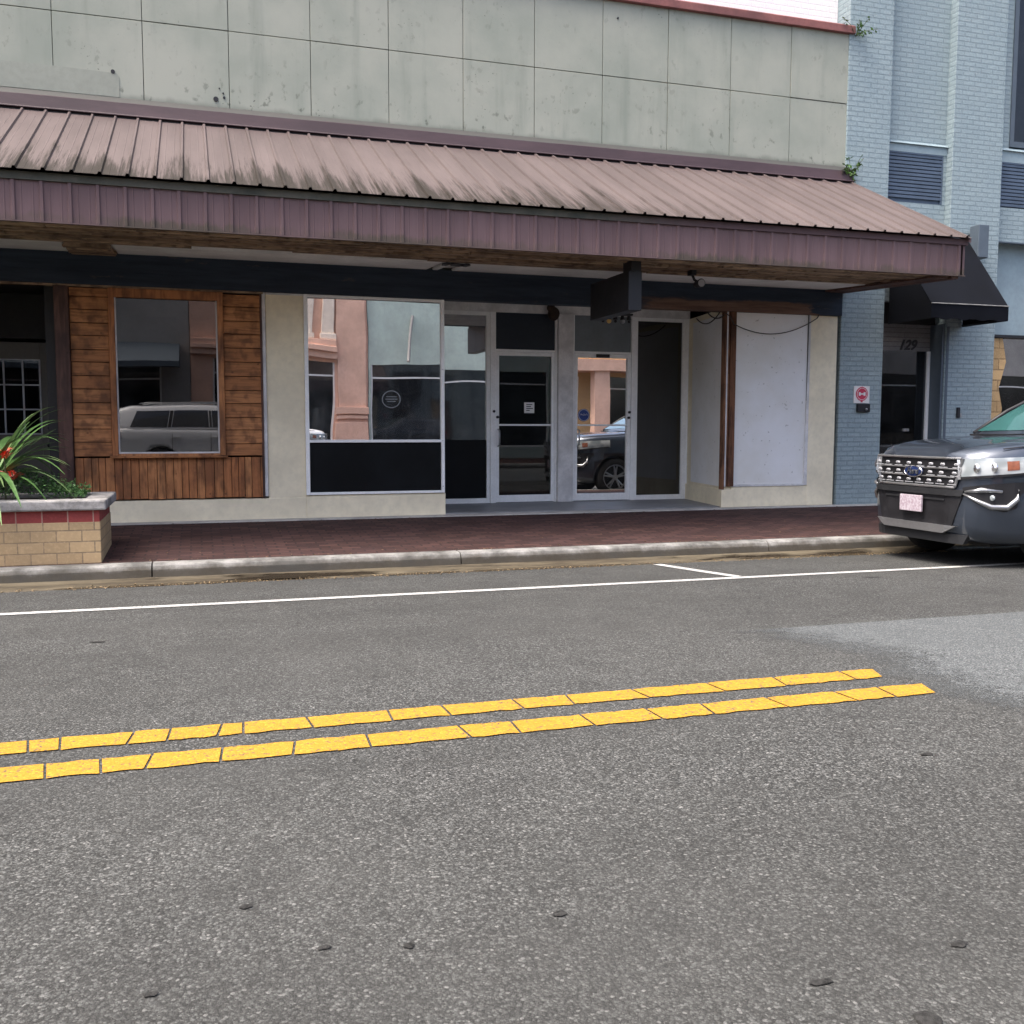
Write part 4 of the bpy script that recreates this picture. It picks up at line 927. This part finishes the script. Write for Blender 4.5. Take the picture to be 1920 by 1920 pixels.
    for s in (-1,1):
        g_ = MB(); g_.tube([(x, s*(float(cat(BX,BHW,x))-.095), float(cat(BX,BZT,x))-.036) for x in np.linspace(.32,1.36,14)], .006, 5); g_.build('hood_seam', m_black, T, local=True)
    g_ = MB(); g_.box(4.86,4.90,-.55,.55,1.30,1.52); g_.build('rear_window', m_carglass, T, local=True)
    g_ = MB(); g_.box(.35,4.8,-.62,.62,.22,.30); g_.build('underbody', m_black, T, local=True)
    # ---- front end. nose surface x(y)
    def nx(y, z=.8): 
        return float(np.interp(abs(y), [.0,.45,.58,.70,.80,.90,.94], [0,0,.03,.09,.20,.42,.72]))-.0
    def patch(pts_fn, nu, nv, off): 
        return [[(lambda p: (nx(p[0])-off+(-.0), p[0], p[1]))(pts_fn(i/nu, j/nv)) for j in range(nv+1)] for i in range(nu+1)]
    def quadpatch(nm, yz, mat, off, nu=16, nv=4, parent=T, solid=.012):
        (ya,za),(yb,zb),(yc,zc),(yd,zd) = yz      # bottom-left, bottom-right, top-right, top-left
        fn = lambda u,v: ((ya+(yb-ya)*u)*(1-v)+(yd+(yc-yd)*u)*v, (za+(zb-za)*u)*(1-v)+(zd+(zc-zd)*u)*v)
        g_ = MB(); F = patch(fn,nu,nv,off); g_.grid(F); Bk = [[(p[0]+solid+off*.5,p[1],p[2]) for p in r] for r in F]; g_.grid(Bk)
        edge = [F[i][0] for i in range(nu+1)]+[F[nu][j] for j in range(1,nv+1)]+[F[i][nv] for i in range(nu-1,-1,-1)]+[F[0][j] for j in range(nv-1,0,-1)]
        edgeb = [(p[0]+solid+off*.5,p[1],p[2]) for p in edge]; g_.grid([edge+[edge[0]], edgeb+[edgeb[0]]])
        return g_.build(nm, mat, parent, smooth=False, local=True)
    gr = quadpatch('grille', [(-.53,.79),(.53,.79),(.585,1.055),(-.585,1.055)], m_black, .012)
    g_ = MB()
    for r_i, (z, hw) in enumerate(((.84,.50),(.92,.53),(1.0,.55))):
        g_.box(-.012-.0,-.012+.004,-.0,.0,z,z)
        ys_ = np.linspace(-hw,hw,8)
        for y in ys_:
            if r_i == 1 and abs(y) < .14: continue
            x = nx(y)-.032; g_.add([(x,y-.034,z),(x,y+.034,z),(x,y+.022,z+.014),(x,y-.022,z+.014),(x-.010,y,z+.006),(x,y-.022,z-.012),(x,y+.022,z-.012)],[(0,4,3),(3,4,2),(2,4,1),(1,4,6),(6,4,5),(5,4,0)])
            g_.box(x+.004,x+.012,y-.055,y+.055,z-.032,z-.024)
    g_.build('grille_studs', m_stud, gr)
    g_ = MB()
    for z, hw in ((.88,.53),(.96,.56)):
        pts = [(nx(y)-.026,y,z) for y in np.linspace(-hw,hw,25)]; g_.tube(pts, .006, 6)
    for pts in ([(nx(y)-.022,y,1.06) for y in np.linspace(-.59,.59,25)], [(nx(y)-.022,y,.785) for y in np.linspace(-.53,.53,25)]): g_.tube(pts, .013, 6)
    for s in (-1,1): g_.tube([(nx(.53)-.02,s*.53,.79),(nx(.60)-.02,s*.60,1.06)], .014, 6)
    g_.build('grille_trim', m_silver, gr)
    em = MB(); rws = []
    for k in range(33):
        a = 2*math.pi*k/32; rws.append([(-.028, .128*math.cos(a), .92+.055*math.sin(a)), (-.046, .118*math.cos(a), .92+.047*math.sin(a)), (-.044, 0, .92)])
    em.grid(rws); eo = em.build('emblem', m_emb, gr, smooth=False)
    em = MB(); pts = [(-.042, .125*math.cos(2*math.pi*k/32), .92+.053*math.sin(2*math.pi*k/32)) for k in range(33)]; em.tube(pts, .006, 6); em.build('emblem_ring', m_chrome, gr, smooth=True)
    if front:
        tx = text('Ford', 0, 0, 0, .085, m_chrome, 'emblem_script', gr, .4, bold=.002, rot=(0,0,0), ext=.004)
        tx.data.transform(Matrix.Translation((-.052,0,.92)) @ Matrix.Rotation(R(-90),4,'Z') @ Matrix.Rotation(R(90),4,'X'))
    quadpatch('intake', [(-.50,.42),(.50,.42),(.60,.71),(-.60,.71)], m_black, .010)
    quadpatch('bumper_bar', [(-.60,.705),(.60,.705),(.62,.765),(-.62,.765)], m_plast, .03)
    quadpatch('bumper_slat', [(-.42,.655),(.42,.655),(.42,.672),(-.42,.672)], m_plast, .022)
    quadpatch('skid_plate', [(-.42,.345),(.42,.345),(.56,.42),(-.56,.42)], m_silver, .03); 
    quadpatch('lower_lip', [(-.60,.25),(.60,.25),(.64,.34),(-.64,.34)], m_plast, -.015, solid=.05)
    g_ = MB(); g_.box(-.062,-.04,-.155,.155,.525,.685); g_.build('licence_plate', m_plate, T, bevel=.004, local=True)
    # headlights wrap round the corner
    for s in (-1,1):
        def hp(u, v, off):
            # path along nose and side
            path = [(.59,nx(.59)),(.70,nx(.70)),(.80,nx(.80)),(.865,.33),(.905,.44),(.925,.56),(.938,.70),(.945,.82)]
            k = u*(len(path)-1); i = min(int(k), len(path)-2); f = k-i; y = path[i][0]*(1-f)+path[i+1][0]*f; x = path[i][1]*(1-f)+path[i+1][1]*f
            lo = .865+.09*u; hi = 1.055+.045*u; z = lo+(hi-lo)*v; inset = .035*max(0,(v-.4))**1.4
            dirx = -1 if u < .35 else -.4; return (x-off*(1-u), s*(y+off*u-inset), z)
        def lamp(nm, u0, u1, v0, v1, mat, off, parent):
            F = [[hp(u0+(u1-u0)*i/14, v0+(v1-v0)*j/5, off) for j in range(6)] for i in range(15)]; g_ = MB(); g_.grid(F)
            e = [F[i][0] for i in range(15)]+[F[14][j] for j in range(1,6)]+[F[i][5] for i in range(13,-1,-1)]+[F[0][j] for j in range(4,0,-1)]
            eb = [(p[0]+.02, p[1]-s*.03, p[2]) for p in e]; g_.grid([e+[e[0]], eb+[eb[0]]]); return g_.build(nm, mat, parent, smooth=False, local=True)
        hl = lamp('headlight', 0, 1, 0, 1, m_lamp, .022, T)
        lamp('headlight_bezel', .0, .98, .0, .12, m_black, .026, hl); lamp('turn_lamp', .40, .52, .30, .80, m_turn, .026, hl); lamp('lamp_bezel', -.03, .0, 0, 1, m_chrome, .028, hl)
        for uu in (.14,.28):
            c0 = hp(uu,.5,.004); g_ = MB(); g_.ball(c0, .048, 14, 9, (.5,1,1)); g_.build('projector', m_chrome, hl, smooth=True)
        # fog lamp pod: dark opening with a silver bracket shape
        def fp(y, z, off): return (nx(y)-off, s*y, z)
        g_ = MB(); ys_ = np.linspace(.60,.915,10); lo = np.interp(ys_,[.60,.72,.86,.915],[.73,.64,.56,.66]); hi = np.interp(ys_,[.60,.915],[.79,.85])
        g_.grid([[fp(y,l,.014),fp(y,(l+h)/2,.014),fp(y,h,.014)] for y,l,h in zip(ys_,lo,hi)]); fg = g_.build('fog_pod', m_black, T, local=True)
        g_ = MB(); g_.tube([fp(.61,.73,.022),fp(.72,.67,.022),fp(.80,.615,.024),fp(.86,.61,.026),fp(.895,.69,.026),fp(.90,.78,.026)], [.008,.018,.027,.030,.024,.008], 8)
        g_.tube([fp(.62,.75,.02),fp(.74,.77,.022),fp(.84,.76,.024)], [.008,.026,.012], 8); g_.build('fog_trim', m_silver, fg, smooth=True)
        g_ = MB(); g_.ball(fp(.80,.70,.016), .035, 14, 9, (.4,1,.8)); g_.build('fog_lamp', m_lamp, fg, smooth=True)
    return T
def carpaint(name, col, metal):
    t = NT(name); n_ = t.noise(900, 2, .5); c = t.mix(t.mrange(n_,.35,.65), sc(col,.9), sc(col,1.15)); return t.pbr(c, .38, metal, .5, None, 1.0)
m_tyre = plain('tyre_rubber', (.02,.02,.02), .85, .2, 20, .3, 80)
m_plast = plain('dark_plastic', (.014,.015,.017), .6, .15, 20, .1)
m_carglass = plain('car_side_glass', (.008,.010,.012), .05, .1, 3, 0, spec=.8, coat=1.0)
m_shield = plain('windshield_glass', (.03,.10,.095), .05, .2, 2, 0, spec=.9, coat=1.0)
m_emb = plain('emblem_blue', (.010,.022,.085), .3, .1, 5, 0, coat=.5)
t = NT('pale_plate'); n_ = t.noise(45, 3, .7); c = t.mix(t.mrange(n_,.35,.65), (.30,.23,.27), (.46,.42,.46)); m_plate = t.pbr(c, .6, 0, .4)
t = NT('headlight_lens'); n_ = t.noise(7, 1, .4); c = t.mix(t.mrange(n_,.35,.65), (.22,.25,.26), (.42,.45,.46)); m_lamp = t.pbr(c, .2, .0, .6, None, 1.0)
m_stud = plain('bright_stud', (.45,.46,.48), .3, .05, 5, 0, metal=.3)
m_turn = plain('amber_lens', (.24,.085,.05), .2, .2, 20, 0, coat=1.0)
m_grey = carpaint('slate_car_paint', (.042,.054,.074), .6)
m_wht = carpaint('white_car_paint', (.75,.76,.77), .0)
make_suv('parked_suv', 'dark slate grey SUV parked at the kerb facing left', m_grey, (6.78, 8.12, -.145), 0)
make_suv('parked_suv', 'white SUV mirrored in the dark wooden framed window', m_wht, (3.02, -1.12, -.045), math.pi, front=False)

# ------------------------------------------------------------------ across the street (seen in the glass)
FY = -6.6
m_peach = plain('peach_stucco', (.78,.50,.38), .8, .12, 1.5, .2); m_cr2 = plain('cream_column', (.84,.72,.60), .8, .1, 2, .2)
m_teal = plain('teal_stucco', (.52,.62,.56), .8, .12, 1, .2); m_grw = plain('grey_stucco', (.36,.35,.33), .8, .15, 1, .2)
m_ybr = plain('ochre_stucco', (.60,.40,.20), .8, .12, 1, .2)
def storefront(name, label, x0, x1, z1, wall_m, h, glassx):
    B = thing(name, label, 'building', ((x0+x1)/2, FY, .1))
    b = MB(); b.box(x0,x1,FY-8,FY-.12,0,h); b.box(x0,x1,FY-.12,FY,z1,h)
    xs = [x0]+[q for g_ in glassx for q in g_]+[x1]
    for i in range(0,len(xs),2):
        if xs[i+1]-xs[i] > .02: b.box(xs[i],xs[i+1],FY-.12,FY,.1,z1)
    for g_ in glassx: b.box(g_[0],g_[1],FY-.12,FY-.02,.1,.5)
    b.build('wall', wall_m, B)
    for g_ in glassx:
        w = MB(); w.box(g_[0],g_[0]+.05,FY-.10,FY-.04,.5,z1); w.box(g_[1]-.05,g_[1],FY-.10,FY-.04,.5,z1); w.box(g_[0]+.05,g_[1]-.05,FY-.10,FY-.04,z1-.45,z1-.40); w.box(g_[0]+.05,g_[1]-.05,FY-.10,FY-.04,.5,.56)
        wo_ = w.build('window', m_alu, B); w = MB(); w.box(g_[0]+.05,g_[1]-.05,FY-.075,FY-.07,.56,z1-.001); w.build('pane', m_carglass, wo_)
    return B
Bp = storefront('peach_building', 'peach stucco building with pilasters and arches across the street, seen mirrored', -.2, 4.95, 3.2, m_peach, 5.6, [(.4,2.2),(2.55,3.95)])
b = MB()
for x in (2.22,4.03): 
    b.box(x,x+.85 if x > 3 else x+.32,FY,FY+.12,.1,5.55)
    b.box(x-.04,(x+.89 if x > 3 else x+.36),FY,FY+.18,.1,1.3); b.box(x-.07,(x+.92 if x > 3 else x+.39),FY,FY+.22,1.55,1.78); b.box(x-.04,(x+.89 if x > 3 else x+.36),FY,FY+.2,1.40,1.50)
b.build('pilaster', m_peach, Bp, bevel=.01)
b = MB(); b.box(-.2,4.02,FY,FY+.22,3.30,3.48); b.box(-.2,4.02,FY,FY+.32,3.48,3.62); b.box(-.2,4.02,FY,FY+.26,3.62,3.78); b.build('cornice', m_peach, Bp, bevel=.015)
b = MB()
for x in (3.0,3.62,1.6): b.box(x,x+.36,FY,FY+.15,3.95,5.5); b.box(x-.05,x+.41,FY,FY+.2,3.79,3.95)
b.build('cream_column', m_cr2, Bp, bevel=.02)
Bt = storefront('teal_building', 'pale teal stucco building over a dark shopfront across the street, seen mirrored', 4.97, 12.2, 3.15, m_teal, 5.6, [(5.05,7.9),(8.1,11.9)])
b = MB(); b.ring((5.72,2.05), .27, .30, FY-.02, FY-.01, 36)
for i, wd in enumerate((.32,.38,.26)): b.box(5.72-wd/2,5.72+wd/2,FY-.02,FY-.01,2.12-i*.08,2.15-i*.08)
b.build('window_emblem', m_greyp, Bt)
b = MB(); b.tube([(6.4,FY+.05,4.6),(6.15,FY+.4,3.2)], .05, 8); b.build('bracket', m_grw, Bt)
Bs = storefront('ochre_building', 'orange and ochre canopied shop across the street, mirrored in the right door', 12.25, 22, 3.0, m_ybr, 4.6, [(12.5,13.1),(13.9,17.2),(17.6,21.5)])
b = MB(); b.box(12.25,22,FY,FY+1.4,3.15,3.55); b.build('canopy', m_peach, Bs); b = MB()
for x in (13.2,17.3): b.box(x,x+.55,FY+.9,FY+1.3,.12,3.15)
b.build('column', m_peach, Bs)
Bg = storefront('grey_building', 'drab grey stucco building with a dark awning across the street, mirrored in the wooden window', -14, -.22, 3.0, m_grw, 5.4, [(-13,-9),(-8.5,-4.5),(-4,-1),])
b = MB(); b.prism_x([(FY,3.6),(FY+1.5,3.0),(FY+1.5,2.85),(FY,2.9)], -13.5, -.5); b.build('awning', m_jamb, Bg)
Bh = storefront('brick_building', 'tall end building across the street beyond the ochre shop', 22.1, 40, 3.2, m_grw, 6, [(23,28),(29,34)])
Bi = storefront('beige_building', 'wide beige building across the street at its far left end', -40, -14.1, 3.2, m_cr2, 5.5, [(-30,-24),(-22,-16)])
# street tree mirrored in the right sidelight
T = thing('street_tree', 'leafy street tree on the far pavement, mirrored in the right sidelight', 'tree', (16.6,-4.2,.1))
b = MB(); b.tube([(16.6,-4.2,.1),(16.62,-4.2,1.5),(16.55,-4.25,3.0),(16.6,-4.2,4.2)], [.13,.11,.09,.06], 10)
for a in range(6): b.tube([(16.58,-4.2,2.6+a*.25),(16.58+.9*math.cos(a*2.1),-4.2+.9*math.sin(a*2.1),3.9+a*.25)], [.05,.015], 6)
b.build('trunk', m_post, T, smooth=True)
rr = random.Random(8); b = MB()
cl = [(16.6+rr.gauss(0,.8),-4.2+rr.gauss(0,.7),4.6+rr.gauss(0,.6)) for _ in range(26)]
for i in range(6000):
    c = cl[i%26]; p = Vector((c[0]+rr.gauss(0,.3),c[1]+rr.gauss(0,.3),c[2]+rr.gauss(0,.25))); s = rr.uniform(.03,.06)
    u = Vector((rr.uniform(-1,1),rr.uniform(-1,1),rr.uniform(-1,1))).normalized(); v = u.cross(Vector((.3,rr.uniform(-1,1),1))).normalized(); b.add([p,p+u*s+v*s*.5,p+u*s*2,p+u*s-v*s*.5],[(0,1,2,3)])
b.build('crown', m_gc, T, fix=False)
